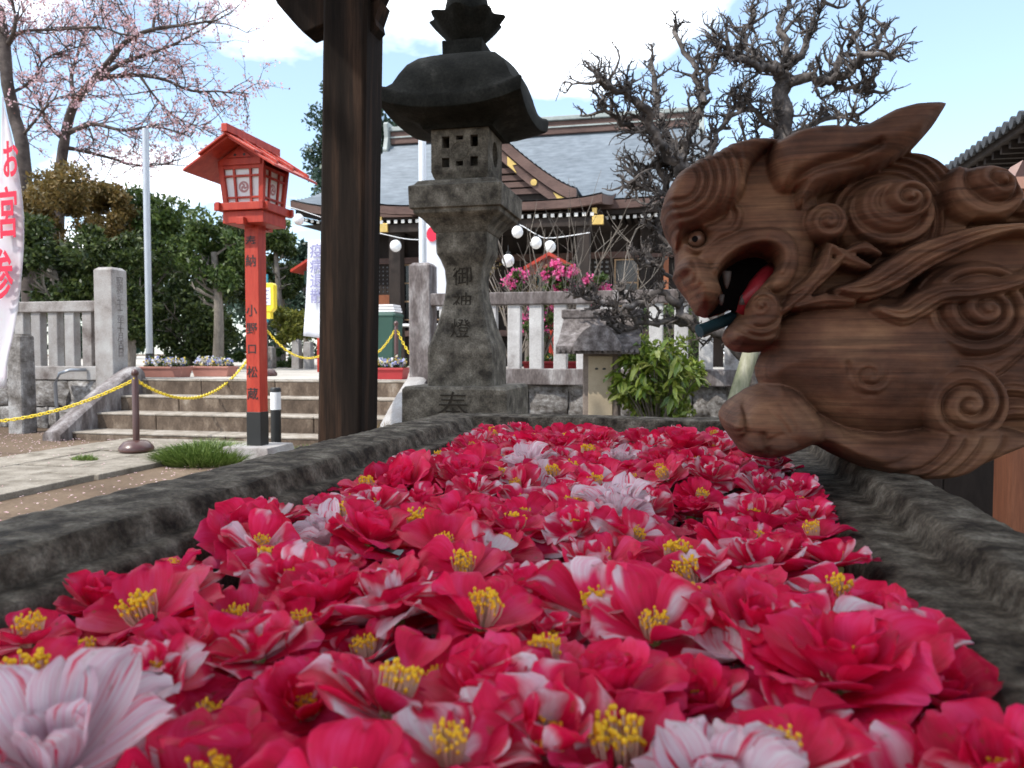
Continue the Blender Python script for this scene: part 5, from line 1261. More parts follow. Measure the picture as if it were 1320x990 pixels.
evergreen('evergreen_tree', 'olive-brown leafy tree between cherry and red lantern', 'tree', 140, 275, 13.5, 45, 40, 6000, .10, 'leaf_maple', 35, 16)
evergreen('evergreen_tree', 'loose green tree with slim pale trunk left of the red post', 'tree', 278, 325, 13.2, 52, 62, 6500, .10, 'leaf_mid', 36, 26, tr=.12)
evergreen('evergreen_shrub', 'dark-leaved shrub behind the twin planters', 'shrub', 240, 420, 14.5, 66, 55, 9000, .11, 'leaf_dark', 37, 24)
evergreen('evergreen_tree', 'dark tree massed behind the slim pale trunk', 'tree', 275, 360, 17.5, 78, 90, 12000, .14, 'leaf_dark', 38, 28)
evergreen('pruned_pine', 'dark layered pine beside the red lantern post', 'tree', 357, 315, 17, 26, 24, 4500, .10, 'leaf_dark', 39, 10)
evergreen('pruned_pine', 'lower pine layer clipped flat behind the yellow sign', 'tree', 362, 362, 17.5, 42, 26, 5500, .10, 'leaf_dark', 40, 12)
evergreen('evergreen_tree', 'deep green tree beneath the hall eave beside the white banner', 'tree', 392, 355, 24, 45, 60, 8000, .15, 'leaf_bluegreen', 41, 22)
evergreen('evergreen_shrub', 'yellow-green shrub behind the chain and white banner', 'shrub', 378, 420, 15.5, 42, 34, 7000, .085, 'leaf_yellow', 42, 18, trunk=False)
evergreen('clipped_hedge', 'low clipped hedge at the back of the terrace', 'hedge', 360, 462, 16.5, 80, 12, 6000, .08, 'leaf_mid', 43, 22, trunk=False)
evergreen('conifer_tree', 'tall feathery conifer rising behind the dark pavilion post', 'tree', 452, 190, 31, 62, 95, 15000, .22, 'leaf_bluegreen', 44, 46, rl=.75, tr=.25)
evergreen('evergreen_tree', 'distant green tree low behind the red lantern', 'tree', 330, 300, 30, 60, 22, 4500, .22, 'leaf_mid', 46, 16)
evergreen('evergreen_tree', 'dark tree far behind the white banner at left', 'tree', 0, 310, 16, 70, 90, 9000, .14, 'leaf_dark', 47, 24)
evergreen('evergreen_shrub', 'rust-flecked shrub in front of the hall door', 'shrub', 487, 450, 12.5, 26, 24, 2600, .07, 'leaf_maple', 48, 12, trunk=False)
# wooded mass far behind, reads as one dark band
rng = np.random.default_rng(51); wd = thing('far_wood', None, None, (-10, 40, 0)); tag(wd, kind='stuff')
P = np.concatenate([lumps(rng, (x, 40 + rng.uniform(-3, 3), 3.2), (3.2, 2, 3.4), 14, 1.2, 2600) for x in np.arange(-52, 36, 4.2)]); P = P[P[:, 2] > 0]
leaf_cloud('foliage', P, .42, M['leaf_bluegreen'], wd, rng)
# out-of-view evergreen, added beside the pavilion to keep the stone lantern in shade
cc = Vector((LX, LY, 2.05)) + TO_SUN * 10.5
st = thing('added_shade_tree', 'unseen evergreen tree added beside the pavilion to shade the stone lantern', 'tree', (cc.x, cc.y, 0)); rng = np.random.default_rng(60)
leaf_cloud('crown', lumps(rng, cc, (1.35, 1.35, 1.5), 40, .62, 9000, .2), .30, M['leaf_dark'], st, rng, .6)
w = Wood(61); w.limb(smooth_path([(cc.x, cc.y, -.05), (cc.x + .1, cc.y, 4), (cc.x, cc.y, cc.z)], 5), .26, .1)
for _ in range(14): a = w.r.uniform(0, 6.28); w.twig(Vector((cc.x, cc.y, cc.z - w.r.uniform(-.8, 1.6))), Vector((_c(a), _s(a), .4)), 1.4, .05, 1)
w.m.build('trunk', M['bark_pale'], st, smooth=60)

# azaleas behind the pale fence
def azalea(px, py, Y, rx, ry, nf, seed, label):
    c = at(px, py, Y=Y); sc = (at(px + 1, py, Y=Y) - c).length * .93; rng = np.random.default_rng(seed)
    t = thing('azalea_bush', label, 'bush', (c.x, Y, TZ)); rad = np.array((rx * sc, rx * sc * .6, ry * sc)); rl = min(rad) * .5
    leaf_cloud('leaves', lumps(rng, c, rad, 16, rl, 2600), .05, M['leaf_mid'], t, rng)
    cl = lumps(rng, c, rad, 13, rl * 1.05, nf, .9); cl = np.repeat(cl, 5, 0) + rng.normal(size=(len(cl) * 5, 3)) * .018
    leaf_cloud('flowers', cl, .045, M['azalea'], t, rng, .8, .3, 0)
    w = Wood(seed)
    for _ in range(6): a = w.r.uniform(0, 6.28); w.twig(Vector((c.x, Y, TZ - .02)), Vector((_c(a) * .3, _s(a) * .3, 1)), c.z - TZ + .1, .018, 2, .2, .2)
    w.m.build('stems', M['bark_pale'], t, smooth=60)
azalea(722, 362, 10.2, 22, 26, 330, 71, 'tall bright pink azalea before the small red roof'); azalea(765, 372, 10.4, 22, 20, 200, 72, 'pink azalea beside the low plum branch'); azalea(664, 360, 10.3, 16, 14, 90, 73, 'sparse coral azalea beside the stone lantern column'); azalea(690, 412, 10.0, 34, 30, 120, 74, 'azalea seen through the pale fence slats'); azalea(880, 420, 10.6, 60, 40, 4, 75, 'green azalea without flowers behind the fence by the lion')
# bare budding shrub with pale twigs by the hall corner
sh = thing('budding_shrub', 'bare pale-twigged shrub among white paper lanterns', 'shrub', (at(680, 400, Y=11).x, 11, TZ)); w = Wood(80)
for px in (652, 676, 704): w.twig(at(px, 420, Y=11 + w.r.uniform(-.3, .3)), Vector((w.r.gauss(0, .25), w.r.gauss(0, .2), 1)), .62, .015, 3, .3, .15, (2, 4), .62, 4, .004)
w.limb([Vector((sh.location.x, 11, TZ - .03)), at(680, 420, Y=11)], .05, .03); w.m.build('stems', M['bark_pale'], sh, smooth=60)
rng = np.random.default_rng(81); pts = np.array([tuple(p) for p in w.pts]); leaf_cloud('buds', pts[rng.integers(0, len(pts), 500)] + rng.normal(size=(500, 3)) * .03, .04, M['leaf_maple'], sh, rng)

# broad-leaved bush beside the small stone shrine: large leaves are single pieces
bc = at(848, 490, Y=7.35); BU = thing('aucuba_bush', 'bright green broad-leaved bush beside the small stone shrine', 'bush', (bc.x, 7.35, 0)); rb = random.Random(90)
def big_leaf(seed):
    r = random.Random(seed); V = []; F = []
    for j in range(7):
        t = j / 6; wv = .026 * math.sin(math.pi * min(1, t * .92 + .05)) ** .8
        for u in (-1, 0, 1): V.append((u * wv, .15 * t, -.10 * t * t * (.6 + .4 * r.random()) + abs(u) * .012))
    for j in range(6):
        for i in range(2): a = j * 3 + i; F.append((a, a + 1, a + 4, a + 3))
    return npmesh('leaf', V, F, M['leaf_bright_obj'], True)
k = NM('leaf_bright_obj'); oi = k.n('ShaderNodeObjectInfo'); c = k.ramp(oi.outputs['Random'], [(.0, (.06, .11, .016)), (.4, (.19, .27, .035)), (.8, (.38, .43, .08)), (1.0, (.50, .52, .16))]); k.set(c, .28, spec=.5)
tr_ = k.n('ShaderNodeBsdfTranslucent'); k.l(c, tr_.inputs[0]); mx = k.n('ShaderNodeMixShader'); mx.inputs[0].default_value = .25; k.l(k.b.outputs[0], mx.inputs[1]); k.l(tr_.outputs[0], mx.inputs[2]); k.l(mx.outputs[0], k.out.inputs[0]); M['leaf_bright_obj'] = k.m
lms = [big_leaf(i) for i in range(5)]
w = Wood(91)
for i in range(50):
    a = rb.uniform(0, 6.28); el = rb.uniform(-.35, 1.2); dirv = Vector((_c(a) * _c(el), _s(a) * _c(el) * .8 - .25, _s(el)))
    q = Vector((bc.x, 7.35, .72)) + Vector((dirv.x * .38, dirv.y * .36, dirv.z * .40)) * rb.uniform(.75, 1.05)
    w.limb(smooth_path([(bc.x + rb.uniform(-.05, .05), 7.35, -.02), Vector((bc.x, 7.35, .35)) + dirv * .12, q], 3), .009, .004, 4)
    for j in range(6):
        o = link('leaf', lms[rb.randrange(5)], BU); o.location = q - BU.location + Vector((rb.gauss(0, .015), rb.gauss(0, .015), rb.gauss(0, .02)))
        az = math.atan2(dirv.y, dirv.x) - math.pi / 2 + rb.gauss(0, 1.0) + (j - 2.5) * .35
        o.rotation_euler = (rb.gauss(-.25, .45), rb.gauss(0, .35), az); s = rb.uniform(.6, 1.1); o.scale = (s, s, s)
w.m.build('stems', M['bark_pale'], BU, smooth=60)
rng = np.random.default_rng(92); leaf_cloud('small_leaves', lumps(rng, (bc.x, 7.4, .72), (.38, .32, .38), 30, .13, 5200), .062, M['leaf_bright'], BU, rng)

# grass tuft by the red lantern's foot, weeds
def tuft(cx, cy, rx, ry, h, n, seed, label, cat='grass', mat='grass', z=0.0, name='grass_tuft'):
    r = np.random.default_rng(seed); a = r.uniform(0, 6.28, n); q = np.sqrt(r.uniform(0, 1, n)); x = cx + rx * q * np.cos(a); y = cy + ry * q * np.sin(a); hh = h * (1.05 - .6 * q ** 2) * r.uniform(.5, 1.1, n)
    lx = r.normal(0, .35, n) * hh + (x - cx) * .35; ly = r.normal(0, .35, n) * hh + (y - cy) * .35; wv = .006
    b0 = np.stack([x - wv, y, np.full(n, z)], 1); b1 = np.stack([x + wv, y, np.full(n, z)], 1); m1 = np.stack([x + wv * .8 + lx * .45, y + ly * .45, z + hh * .65], 1); m0 = np.stack([x - wv * .8 + lx * .45, y + ly * .45, z + hh * .65], 1); tp = np.stack([x + lx, y + ly, z + hh], 1); tp2 = tp + np.array([.001, 0, 0])
    V = np.stack([b0, b1, m1, m0, tp2, tp], 1).reshape(-1, 3); F = np.concatenate([np.array([[0, 1, 2, 3], [3, 2, 4, 5]]) + 6 * i for i in range(n)])
    o = link(name, npmesh(name, V - np.array((cx, cy, z)), F, M[mat]), None, (cx, cy, z)); return tag(o, kind='stuff')
tuft(-4.28, 6.28, .42, .36, .20, 3200, 101, '', name='grass_mound'); tuft(-3.55, 6.95, .35, .2, .10, 500, 102, ''); tuft(-5.25, 5.9, .12, .05, .06, 140, 103, '', z=.04); tuft(-1.9, 8.38, .22, .08, .22, 240, 104, '', mat='leaf_maple', name='weeds'); tuft(-3.0, 7.2, .22, .25, .3, 320, 105, '', mat='leaf_maple', name='weeds'); tuft(-1.35, 8.40, .2, .06, .16, 160, 106, '', name='weeds')
r = np.random.default_rng(110); n = 2600; x = r.uniform(-9, -3, n); y = r.uniform(3.5, 8.4, n); keep = ~((x > -6.2) & (x < -4.45)) | (r.uniform(0, 1, n) < .12); x, y = x[keep], y[keep]; n = len(x); a = r.uniform(0, 6.28, n); s = r.uniform(.006, .014, n)
zz = np.where((x > -6.2) & (x < -4.45), .054, .016); V = np.stack([np.stack([x + s * np.cos(a + k_ * 1.57), y + s * np.sin(a + k_ * 1.57), zz + .004 * (k_ % 2)], 1) for k_ in range(4)], 1).reshape(-1, 3)
tag(link('fallen_blossom', npmesh('fallen_blossom', V, np.arange(4 * n).reshape(-1, 4), M['blossom_cherry'])), kind='stuff')
# ------------------------------------------------------------------ small things
def chain_stand(x, y, z, label, scale=1.0):
    t = thing('chain_stand', label, 'post', (x, y, z), group=None)
    m = MB(); m.lathe([(.145, 0), (.158, .012), (.160, .035), (.150, .055), (.115, .095), (.09, .105), (.03, .11)], (x, y, z), 28); m.build('base', M['brown_iron'], t, smooth=40)
    m = MB(); m.lathe([(.031, .10), (.031, .70), (.024, .71), (.024, .735)], (x, y, z), 16); m.build('pole', M['brown_iron'], t, smooth=40)
    m = MB(); m.lathe([(.018, .73), (.034, .745), (.036, .765), (.026, .79), (.008, .80)], (x, y, z), 16); m.build('knob', M['brown_iron'], t, smooth=True)
    return t
A = at(176, 582, Z=.045); B = Vector((at(343, 482, Y=10.3).x, 10.3, TZ)); C = Vector((at(511, 475, Y=10.6).x, 10.6, TZ))
chain_stand(A.x, A.y, .045, 'brown chain stand standing on the stone path before the steps'); chain_stand(B.x, B.y, TZ, 'brown chain stand carrying the yellow sign on the terrace'); chain_stand(C.x, C.y, TZ, 'brown chain stand by the green bin in front of the hall')
def chain(p, q, sag, label, L=.042):
    N = 400; P = [p.lerp(q, i / N) - Vector((0, 0, sag * 4 * (i / N) * (1 - i / N))) for i in range(N + 1)]
    acc = [0.0]
    for a, b in zip(P, P[1:]): acc.append(acc[-1] + (b - a).length)
    m = MB(); s = 0.0; k = 0; j = 0
    ring = [(0, -.5), (.30, -.34), (.42, 0), (.30, .34), (0, .5), (-.30, .34), (-.42, 0), (-.30, -.34)]
    while s < acc[-1]:
        while j < N - 1 and acc[j + 1] < s: j += 1
        c = P[j].lerp(P[j + 1], min(1, (s - acc[j]) / max(1e-6, acc[j + 1] - acc[j]))); d = (P[j + 1] - P[j]).normalized(); u = d.cross(Vector((0, 0, 1))).normalized(); v_ = u.cross(d)
        w_ = (u + v_ * .6).normalized() if k % 2 else (v_ - u * .6).normalized()
        pts = [c + d * (b * L * 1.35) + w_ * (a * L * .85) for a, b in ring]; o = len(m.v); nr = len(pts)
        for i in range(nr):
            t = (pts[(i + 1) % nr] - pts[i - 1]).normalized(); e = (pts[i] - c).normalized(); f = t.cross(e).normalized()
            for h in range(5): m.v.append(tuple(pts[i] + (e * _c(h * 1.2566) + f * _s(h * 1.2566)) * .0065))
        for i in range(nr):
            for h in range(5): m.f.append((o + i * 5 + h, o + i * 5 + (h + 1) % 5, o + ((i + 1) % nr) * 5 + (h + 1) % 5, o + ((i + 1) % nr) * 5 + h))
        s += L; k += 1
    return tag(m.build('plastic_chain', M['yellow_plastic'], smooth=True), label, 'chain')
ta = A + Vector((0, 0, .70)); tb = B + Vector((0, 0, .70)); tcn = C + Vector((0, 0, .70))
chain(at(-60, 545, Y=6.1), ta, .12, 'yellow plastic chain sagging from the path stand towards the banner')
chain(ta, tb, .52, 'yellow plastic chain drooping across the steps to the yellow sign'); chain(tb, at(420, 455, Y=10.6), .22, 'yellow plastic chain hanging beneath the white brush-lettered banner'); chain(at(470, 462, Y=10.4), tcn, .10, 'yellow plastic chain in front of the green bin'); chain(tcn, at(560, 470, Y=10.4), .2, 'yellow plastic chain running behind the weathered gatepost')
# yellow sign
t = thing('hanging_sign', 'yellow plastic notice holder on top of the terrace chain stand', 'sign', (B.x, B.y, TZ + .8)); p = at(336, 365, Y=10.26); q = at(354, 402, Y=10.26)
m = MB(); m.prism([(p.x, q.z + .05), (p.x + .05, q.z), (q.x - .05, q.z), (q.x, q.z + .05), (q.x, p.z - .03), (q.x - .03, p.z), (p.x + .03, p.z), (p.x, p.z - .03)], 10.24, 10.34); m.build('holder', M['yellow_plastic'], t, bevel=.008)
m = MB(); m.box(p.x + .03, q.x - .05, 10.234, 10.239, q.z + .10, p.z - .07); m.build('notice', M['white_paint'], t)
for i in range(4): m = MB(); m.box(p.x + .05, q.x - .07 - .02 * (i % 2), 10.231, 10.2335, p.z - .12 - i * .055, p.z - .105 - i * .055); m.build('print_line', M['banner_ink'], t)
m = MB(); m.box((p.x + q.x) / 2 - .045, (p.x + q.x) / 2 + .045, 10.25, 10.33, q.z - .10, q.z + .01); m.build('neck', M['yellow_plastic'], t)
m = MB(); m.tube([(p.x + .04, 10.37, 1.45), (p.x + .04, 10.37, p.z + .14)], .016, 10); m.build('support', M['blue_plastic'], t)
# black and white bollard
bp = at(356, 573, Y=7.2); t = thing('bollard', 'slim black bollard with white top in front of the steps', 'bollard', (bp.x, 7.2, 0))
m = MB(); m.lathe([(.052, -.02), (.052, .42)], (bp.x, 7.2, 0), 20); m.build('shaft', M['black_paint'], t, smooth=40); m = MB(); m.lathe([(.0525, .42), (.0525, .60)], (bp.x, 7.2, 0), 20); m.build('white_band', M['white_paint'], t, smooth=40); m = MB(); m.lathe([(.0535, .60), (.0535, .63), (.045, .645)], (bp.x, 7.2, 0), 20); m.build('cap', M['black_paint'], t, smooth=40)
# planters
def planter(x0, x1, y, label, mat, seed, flowers='pansy', h=.15, nf=160):
    t = thing('planter', label, 'planter', ((x0 + x1) / 2, y, TZ)); cx, hx = (x0 + x1) / 2, (x1 - x0) / 2
    m = MB(); m.sq([(TZ, hx * .88, .10), (TZ + h - .03, hx * .97, .125), (TZ + h - .03, hx, .14), (TZ + h, hx, .14), (TZ + h, hx * .93, .115), (TZ + h - .03, hx * .92, .11)], cx, y); m.build('trough', M[mat], t, bevel=.006)
    r = np.random.default_rng(seed); n = 700; P = np.stack([r.uniform(cx - hx * .85, cx + hx * .85, n), r.uniform(y - .09, y + .09, n), TZ + h - .02 + np.abs(r.normal(0, .05, n))], 1); leaf_cloud('leaves', P, .045, M['leaf_mid'], t, r, .6)
    P = np.stack([r.uniform(cx - hx * .85, cx + hx * .85, nf), r.uniform(y - .10, y + .08, nf), TZ + h + .03 + np.abs(r.normal(0, .035, nf))], 1); P = np.repeat(P, 4, 0) + r.normal(size=(nf * 4, 3)) * .008; leaf_cloud('flowers', P, .038, M[flowers], t, r, .9)
planter(-7.46, -6.78, 9.55, 'terracotta planter with low white and yellow pansies by the steel pole', 'terracotta', 1); planter(-6.93, -6.33, 9.95, 'terracotta planter with taller blue pansies beside its shorter twin', 'terracotta', 2, nf=240)
planter(-3.98, -3.50, 9.4, 'reddish planter at the stair head next to the weathered gatepost', 'red_plastic', 3); p = at(676, 470, Y=9.1); q = at(748, 470, Y=9.1); planter(p.x, q.x, 9.1, 'bright red planter trough behind the pale fence slats', 'red_plastic', 4, h=.24, nf=10)
# poles
p = at(193, 466, Y=10.5); m = MB(); t = thing('flag_pole', 'plain steel pole with dark foot behind the planters', 'pole', (p.x, 10.5, TZ))
m.lathe([(.05, TZ + .32), (.05, 4.40), (.046, 4.43)], (p.x, 10.5, 0), 18); m.build('shaft', M['steel'], t, smooth=40); m = MB(); m.lathe([(.06, TZ - .02), (.06, TZ + .33)], (p.x, 10.5, 0), 18); m.build('foot', M['black_paint'], t, smooth=40)
p = at(545, 330, Y=10.5); m = MB(); t = thing('flag_pole', 'white pole rising behind the stone lantern', 'pole', (p.x, 10.5, TZ)); m.lathe([(.055, TZ - .02), (.055, 4.2), (.05, 4.25)], (p.x, 10.5, 0), 18); m.build('shaft', M['pole_white'], t, smooth=40)
# banners ------------------------------------------------------
def banner(t, P, mat, wave=.02, n=18, bulge=0.0):
    """cloth between two side polylines"""
    L, Rr = P; V = []; F = []
    for j in range(n + 1):
        s = j / n
        def ip(Q):
            f = s * (len(Q) - 1); i = min(int(f), len(Q) - 2); return Q[i].lerp(Q[i + 1], f - i)
        a, b = ip(L), ip(Rr)
        for i in range(9): u = i / 8; c = a.lerp(b, u); c.y += wave * math.sin(u * 5 + s * 7) * u; V.append(c)
    for j in range(n):
        for i in range(8): a = j * 9 + i; F.append((a, a + 1, a + 10, a + 9))
    m = MB(); m.add(V, F); o = m.build('cloth', mat, t, smooth=True); md = o.modifiers.new('cloth', 'SOLIDIFY'); md.thickness = .003; return o
k = NM('banner_cloth'); v = k.coord((1, 1, 1)); nn = k.noise(v, 5.0, 3, .6); c = k.ramp(nn, [(.35, (.80, .74, .80)), (.55, (.80, .79, .82)), (.68, (.78, .62, .70)), (.8, (.74, .72, .55))]); k.set(c, .8)
tr_ = k.n('ShaderNodeBsdfTranslucent'); k.l(c, tr_.inputs[0]); mx = k.n('ShaderNodeMixShader'); mx.inputs[0].default_value = .35; k.l(k.b.outputs[0], mx.inputs[1]); k.l(tr_.outputs[0], mx.inputs[2]); k.l(mx.outputs[0], k.out.inputs[0]); M['banner_cloth'] = k.m
k = NM('banner_white'); k.set((.80, .81, .86), .8); tr_ = k.n('ShaderNodeBsdfTranslucent'); tr_.inputs[0].default_value = (.8, .81, .86, 1); mx = k.n('ShaderNodeMixShader'); mx.inputs[0].default_value = .35; k.l(k.b.outputs[0], mx.inputs[1]); k.l(tr_.outputs[0], mx.inputs[2]); k.l(mx.outputs[0], k.out.inputs[0]); M['banner_white'] = k.m
BY = 3.7; pb = at(2, 480, Y=BY); t = thing('nobori_banner', 'white banner with red characters on a blue pole by the path', 'banner', (pb.x, BY, 0))
ptop = at(2, 108, Y=BY); m = MB(); m.tube([(pb.x - .42, BY, 0), at(-12, 400, Y=BY), (pb.x, BY, ptop.z)], .0165, 14); pol = m.build('pole', M['blue_plastic'], t, smooth=40)
for py in (112, 172, 215, 300): z = at(2, py, Y=BY).z; m = MB(); m.lathe([(.018, z - .012), (.018, z + .012)], (pb.x, BY, 0), 14); m.build('collar', M['white_paint'], pol, smooth=40)
Rr = [at(px, py, Y=BY - .01) for px, py in ((5, 125), (16, 175), (24, 225), (29, 275), (29, 320), (26, 380), (20, 430), (12, 465), (10, 500))]; Lq = [at(px, py, Y=BY - .015) for px, py in ((3, 125), (2, 170), (1, 220), (-6, 270), (-10, 320), (-12, 380), (-14, 430), (-16, 465), (-18, 500))]
banner(t, (Lq, Rr), M['banner_cloth'], .012)
for ch, px, py, sz, sq in (('お', 19, 188, .19, (.7, 1.2)), ('宮', 15, 250, .25, (.7, 1.2)), ('参', 9, 330, .24, (.7, 1.25))):
    q = at(px - 4, py - 5, Y=BY - .05); text_obj('character', ch, sz, M['banner_red'], t, (q.x - pb.x, -.062, q.z), (math.pi / 2, 0, -.15), .001, squash=sq, off=.004)
WY = 12.0; p0 = at(398, 308, Y=WY); t = thing('nobori_banner', 'white banner with grey brush lettering hanging beside the dark pavilion post', 'banner', (p0.x + .45, WY, TZ))
m = MB(); m.tube([(p0.x + .45, WY, TZ - .02), (p0.x + .45, WY, 3.05)], .018, 10); m.build('pole', M['white_paint'], t, smooth=40)
banner(t, ([at(397, 310, Y=WY), at(396, 350, Y=WY), at(394, 390, Y=WY), at(391, 433, Y=WY)], [at(425, 308, Y=WY), at(424, 350, Y=WY), at(422, 390, Y=WY), at(421, 437, Y=WY)]), M['banner_white'], .015)
q = at(408, 315, Y=WY - .05); text_obj('characters', '疫病退散', .25, M['banner_ink'], t, (q.x - p0.x - .45, -.06, q.z - TZ), lw=1.0, ext=.001, off=.003)
m = MB(); m.box(at(408, 400, Y=12.6).x, at(418, 400, Y=12.6).x, 12.6, 12.68, TZ, 1.45); tag(m.build('red_post', M['vermilion'], bevel=.004), 'short red post behind the brush-lettered white banner', 'post')
WY = 11.0; p0 = at(549, 285, Y=WY); p1 = at(572, 345, Y=WY); t = thing('nobori_banner', 'white banner with red disc half hidden behind the stone lantern', 'banner', (p0.x - .02, WY, TZ))
m = MB(); m.tube([(p0.x - .02, WY, TZ - .02), (p0.x - .02, WY, 3.1)], .016, 10); m.build('pole', M['white_paint'], t, smooth=40)
banner(t, ([at(549, 287, Y=WY), at(549, 345, Y=WY), at(550, 400, Y=WY)], [at(578, 287, Y=WY), at(577, 345, Y=WY), at(576, 400, Y=WY)]), M['banner_white'], .012)
c_ = at(557, 302, Y=WY - .03); m = MB(); m.loft([[(c_.x + .085 * _c(a), yy, c_.z + .11 * _s(a)) for a in [i * .3142 for i in range(20)]] for yy in (WY - .035, WY - .032)]); m.build('red_disc', M['banner_red'], t)
# paper lanterns on a wire
M['lamp_paper'] = plain('lamp_paper', (.80, .80, .80), .7, var=.03)
wires = {}
for px, py, Y, lab in ((385, 283, 15.0, 'round white paper lantern hanging at the far left eave of the hall'), (510, 317, 14.8, 'round white paper lantern between the pavilion post and white pole'), (667, 299, 13.0, 'white paper lantern hanging highest beside the stone lantern platform'), (691, 313, 13.0, 'middle one of three white paper lanterns above the azaleas'), (709, 318, 13.0, 'lowest of three white paper lanterns above the azaleas'), (655, 336, 12.0, 'white paper lantern low behind the budding shrub')):
    c_ = at(px, py, Y=Y); t = thing('paper_lantern', lab, 'lantern', c_); R_ = .098 if Y < 14 else .115
    m = MB(); m.lathe([(max(.02, R_ * math.sin(math.pi * (i + .7) / 14.4)) * (1 if i % 2 else .975), -R_ * 1.05 * math.cos(math.pi * (i + .7) / 14.4)) for i in range(14)], c_, 20); m.build('shade', M['lamp_paper'], t, smooth=True)
    m = MB(); m.lathe([(.035, .115), (.035, .14), (.006, .145), (.006, .24)], c_, 10); m.build('cap', M['black_paint'], t)
for pts, lab in (([(340, 258, 15), (384, 270, 15), (430, 285, 15), (495, 302, 14.8), (540, 309, 14.8), (600, 300, 14.8)], 'thin wire carrying paper lanterns from the red lantern past the hall'), ([(640, 285, 13), (668, 289, 13), (691, 302, 13), (709, 307, 13), (760, 300, 13)], 'thin wire carrying three paper lanterns above the azaleas')):
    m = MB(); m.tube(smooth_path([at(a, b, Y=c) for a, b, c in pts], 5), .008, 5); tag(m.build('lantern_wire', M['white_paint']), lab, 'wire')
# green bin and stacked boxes by the hall
p = at(489, 455, Y=12.2); q = at(510, 405, Y=12.2); t = thing('rubbish_bin', 'dark green plastic bin with lid behind the pavilion post', 'bin', ((p.x + q.x) / 2, 12.2, TZ)); cx = (p.x + q.x) / 2
m = MB(); m.sq([(TZ, .17, .17), (q.z - .05, .21, .21)], cx, 12.2, .03); m.build('body', M['green_plastic'], t, bevel=.01); m = MB(); m.sq([(q.z - .05, .22, .22), (q.z - .01, .22, .22), (q.z + .03, .17, .17)], cx, 12.2, .03); m.build('lid', M['green_plastic'], t, bevel=.01)
# white-topped table by the hall door
p = at(512, 418, Y=14); t = thing('offering_table', 'low dark table with white top in front of the hall door', 'table', (p.x + .5, 14, TZ)); m = MB(); m.box(p.x - .1, p.x + 1.2, 13.8, 14.3, p.z - .04, p.z); m.build('top', M['white_paint'], t, bevel=.005)
for xx in (p.x, p.x + 1.05):
    for yy in (13.84, 14.2): m = MB(); m.box(xx, xx + .06, yy, yy + .06, TZ, p.z - .04); m.build('leg', M['dark_wood'], t)
for i in range(3):
    z = q.z + .03 + i * .045; m = MB(); m.box(cx - .17 + .02 * i, cx + .19 - .015 * i, 12.05, 12.4, z, z + .035); tag(m.build('flat_box', M['paper'], bevel=.004), ['bottom flat white box on the green bin lid', 'middle flat white box in the pile on the green bin', 'top flat white box of the pile on the green bin'][i], 'box')
# small red roofed lantern behind the azaleas, red eave far left
def red_box(px, py, Y, w, label):
    c_ = at(px, py, Y=Y); t = thing('votive_lantern', label, 'lantern', (c_.x, Y, TZ))
    m = MB(); m.box(c_.x - .05, c_.x + .05, Y - .05, Y + .05, TZ, c_.z - .42); m.build('post', M['vermilion'], t); m = MB(); m.box(c_.x - w * .55, c_.x + w * .55, Y - w * .5, Y + w * .5, c_.z - .45, c_.z - w * .45); m.build('lamp_box', M['green_plastic'], t)
    for sg in (-1, 1): m = MB(); m.prism([(c_.x, c_.z), (c_.x + sg * w, c_.z - w * .55), (c_.x + sg * w, c_.z - w * .55 + .05), (c_.x, c_.z + .05)], Y - w, Y + w); m.build('roof_board', M['vermilion'], t)
red_box(713, 333, 11.2, .36, 'small red-roofed lantern peeping out behind the pink azaleas'); red_box(412, 338, 14.5, .42, 'red-roofed lantern mostly hidden by the pavilion post')
# grave-like small stones on the terrace
for i, (px, h) in enumerate(((349, .45), (383, .6), (398, .55))):
    p = at(px, 462, Y=15.2); m = MB(); m.sq([(TZ - .02, .09, .09), (TZ + h, .08, .08), (TZ + h + .03, .05, .05)], p.x, 15.2, .01); tag(m.build('stone_marker', M['granite'], smooth=30), ['short pale stone marker behind the yellow sign stand', 'tall stone marker under the hanging chain', 'stone marker next to the brush-lettered banner foot'][i], 'marker')
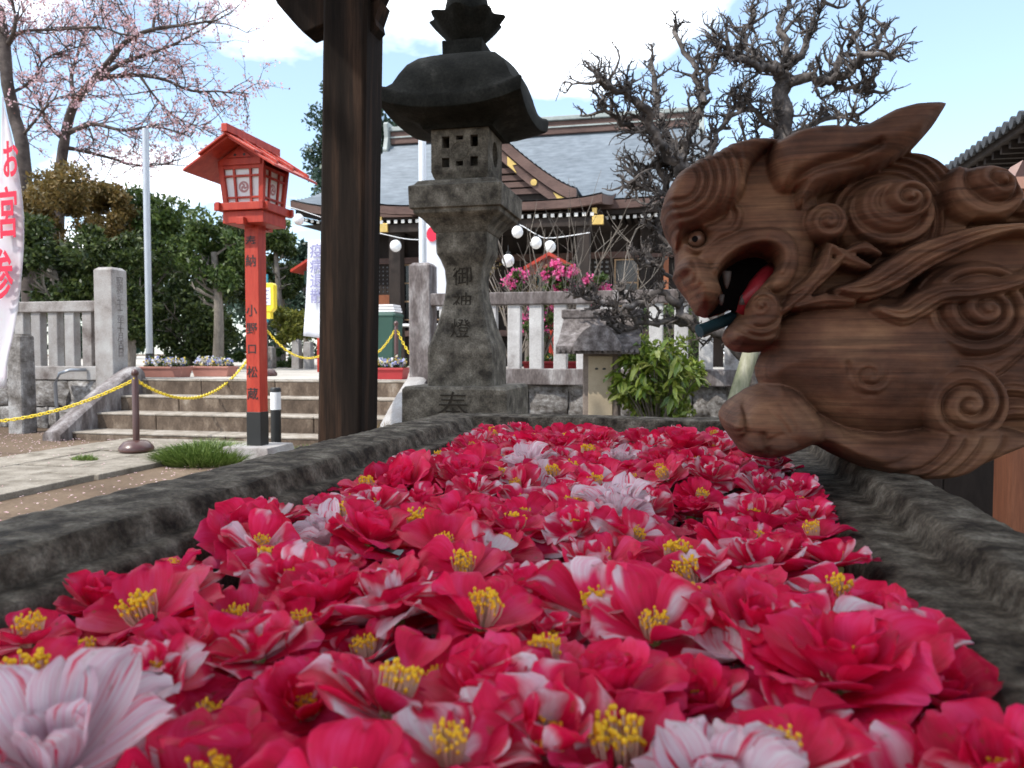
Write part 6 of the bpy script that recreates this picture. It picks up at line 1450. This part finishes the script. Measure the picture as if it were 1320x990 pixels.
# small stone shrine
M['shrine_roof'] = weathered('shrine_roof', [(.32, (.055, .045, .042)), (.5, (.14, .12, .115)), (.66, (.25, .225, .22)), (.8, (.42, .40, .39))], 14, 90, bump=.8, bdist=.012, bscale=30, speck=.4)
hx, hy = -.80, 7.5; t = thing('stone_shrine', 'small stone shrine with gabled roof and pale door with two heart-shaped holes', 'shrine', (hx, hy, 0))
m = MB(); m.sq([(-.02, .30, .28), (.18, .30, .28), (.2, .28, .26)], hx, hy); m.build('foot', M['granite_stained'], t, bevel=.01)
m = MB(); m.box(hx - .17, hx + .17, hy - .12, hy + .17, .18, 1.08); bod = m.build('body', M['shrine_stone'] if 'shrine_stone' in M else weathered('shrine_stone', [(.3, (.15, .115, .095)), (.7, (.27, .22, .185))], 6, 80, bump=.4), t, bevel=.01)
m = MB(); m.box(hx - .115, hx + .115, hy - .135, hy - .119, .36, .97); dr = m.build('door', weathered('door_stone', [(.3, (.36, .29, .20)), (.7, (.46, .38, .27))], 5, 120, bump=.2, speck=.15), t, bevel=.004)
for u in (-.036, .036):
    m = MB(); poly = [(hx + u + .016 * _c(a) * 1.1, .845 + .012 * _s(a) * (1.2 if _s(a) > 0 else .5)) for a in [i * .5236 for i in range(12)]]; m.prism(poly, hy - .1375, hy - .1352); m.build('heart_hole', M['black_paint'], dr)
for sg in (-1, 1):
    # front and back slopes of the thick stone roof
    V = []; N = 10; rings = []
    for i in range(N + 1):
        s = i / N; y = hy + sg * lerp(.02, .36, s); z = 1.36 - .30 * s ** .75
        rings.append([(hx - .37 - .02 * s, y, z), (hx + .37 + .02 * s, y, z), (hx + .37 + .02 * s, y, z - .07), (hx - .37 - .02 * s, y, z - .07)])
    m = MB(); m.loft(rings); m.build('roof_slope', M['shrine_roof'], t, smooth=40)
    for i in range(16): x = hx - .36 + .048 * i; m = MB(); m.lathe([(.018, 0), (.018, .03)], (0, 0, 0), 8); m.v = [(x + vx, hy + sg * .355 + (vz if sg > 0 else -vz), 1.02 + vy) for vx, vy, vz in m.v]; m.build('tile_end', M['shrine_roof'], t)
m = MB(); m.box(hx - .39, hx + .39, hy - .05, hy + .05, 1.33, 1.42); m.build('ridge', M['shrine_roof'], t, bevel=.015)
m = MB(); rings = []
for y, k_ in ((hy - .42, 1.0), (hy - .33, 1.0), (hy - .1, .85)):
    rings.append([(hx + .22 * k_ * u, y, 1.055 + .20 * k_ * max(0, 1 - u * u) ** .8 + (.02 * (abs(u) > .9))) for u in [-1 + i / 8 for i in range(17)]] + [(hx + .22 * k_ * u, y, 1.02) for u in (1, -1)])
m.loft(rings); fg_ = m.build('front_gable', M['shrine_roof'], t, smooth=40)
# mossy prop
p = at(935, 560, Y=7.0); q = at(972, 440, Y=7.1); m = MB(); d = (q - p); m.tube([p - d * 1.1, p, q, q + d * .5], [.075, .072, .068, .066], 14); tag(m.build('wooden_prop', M['mossy_wood'], smooth=40), 'leaning mossy round wooden prop beside the broad-leaved bush', 'prop')
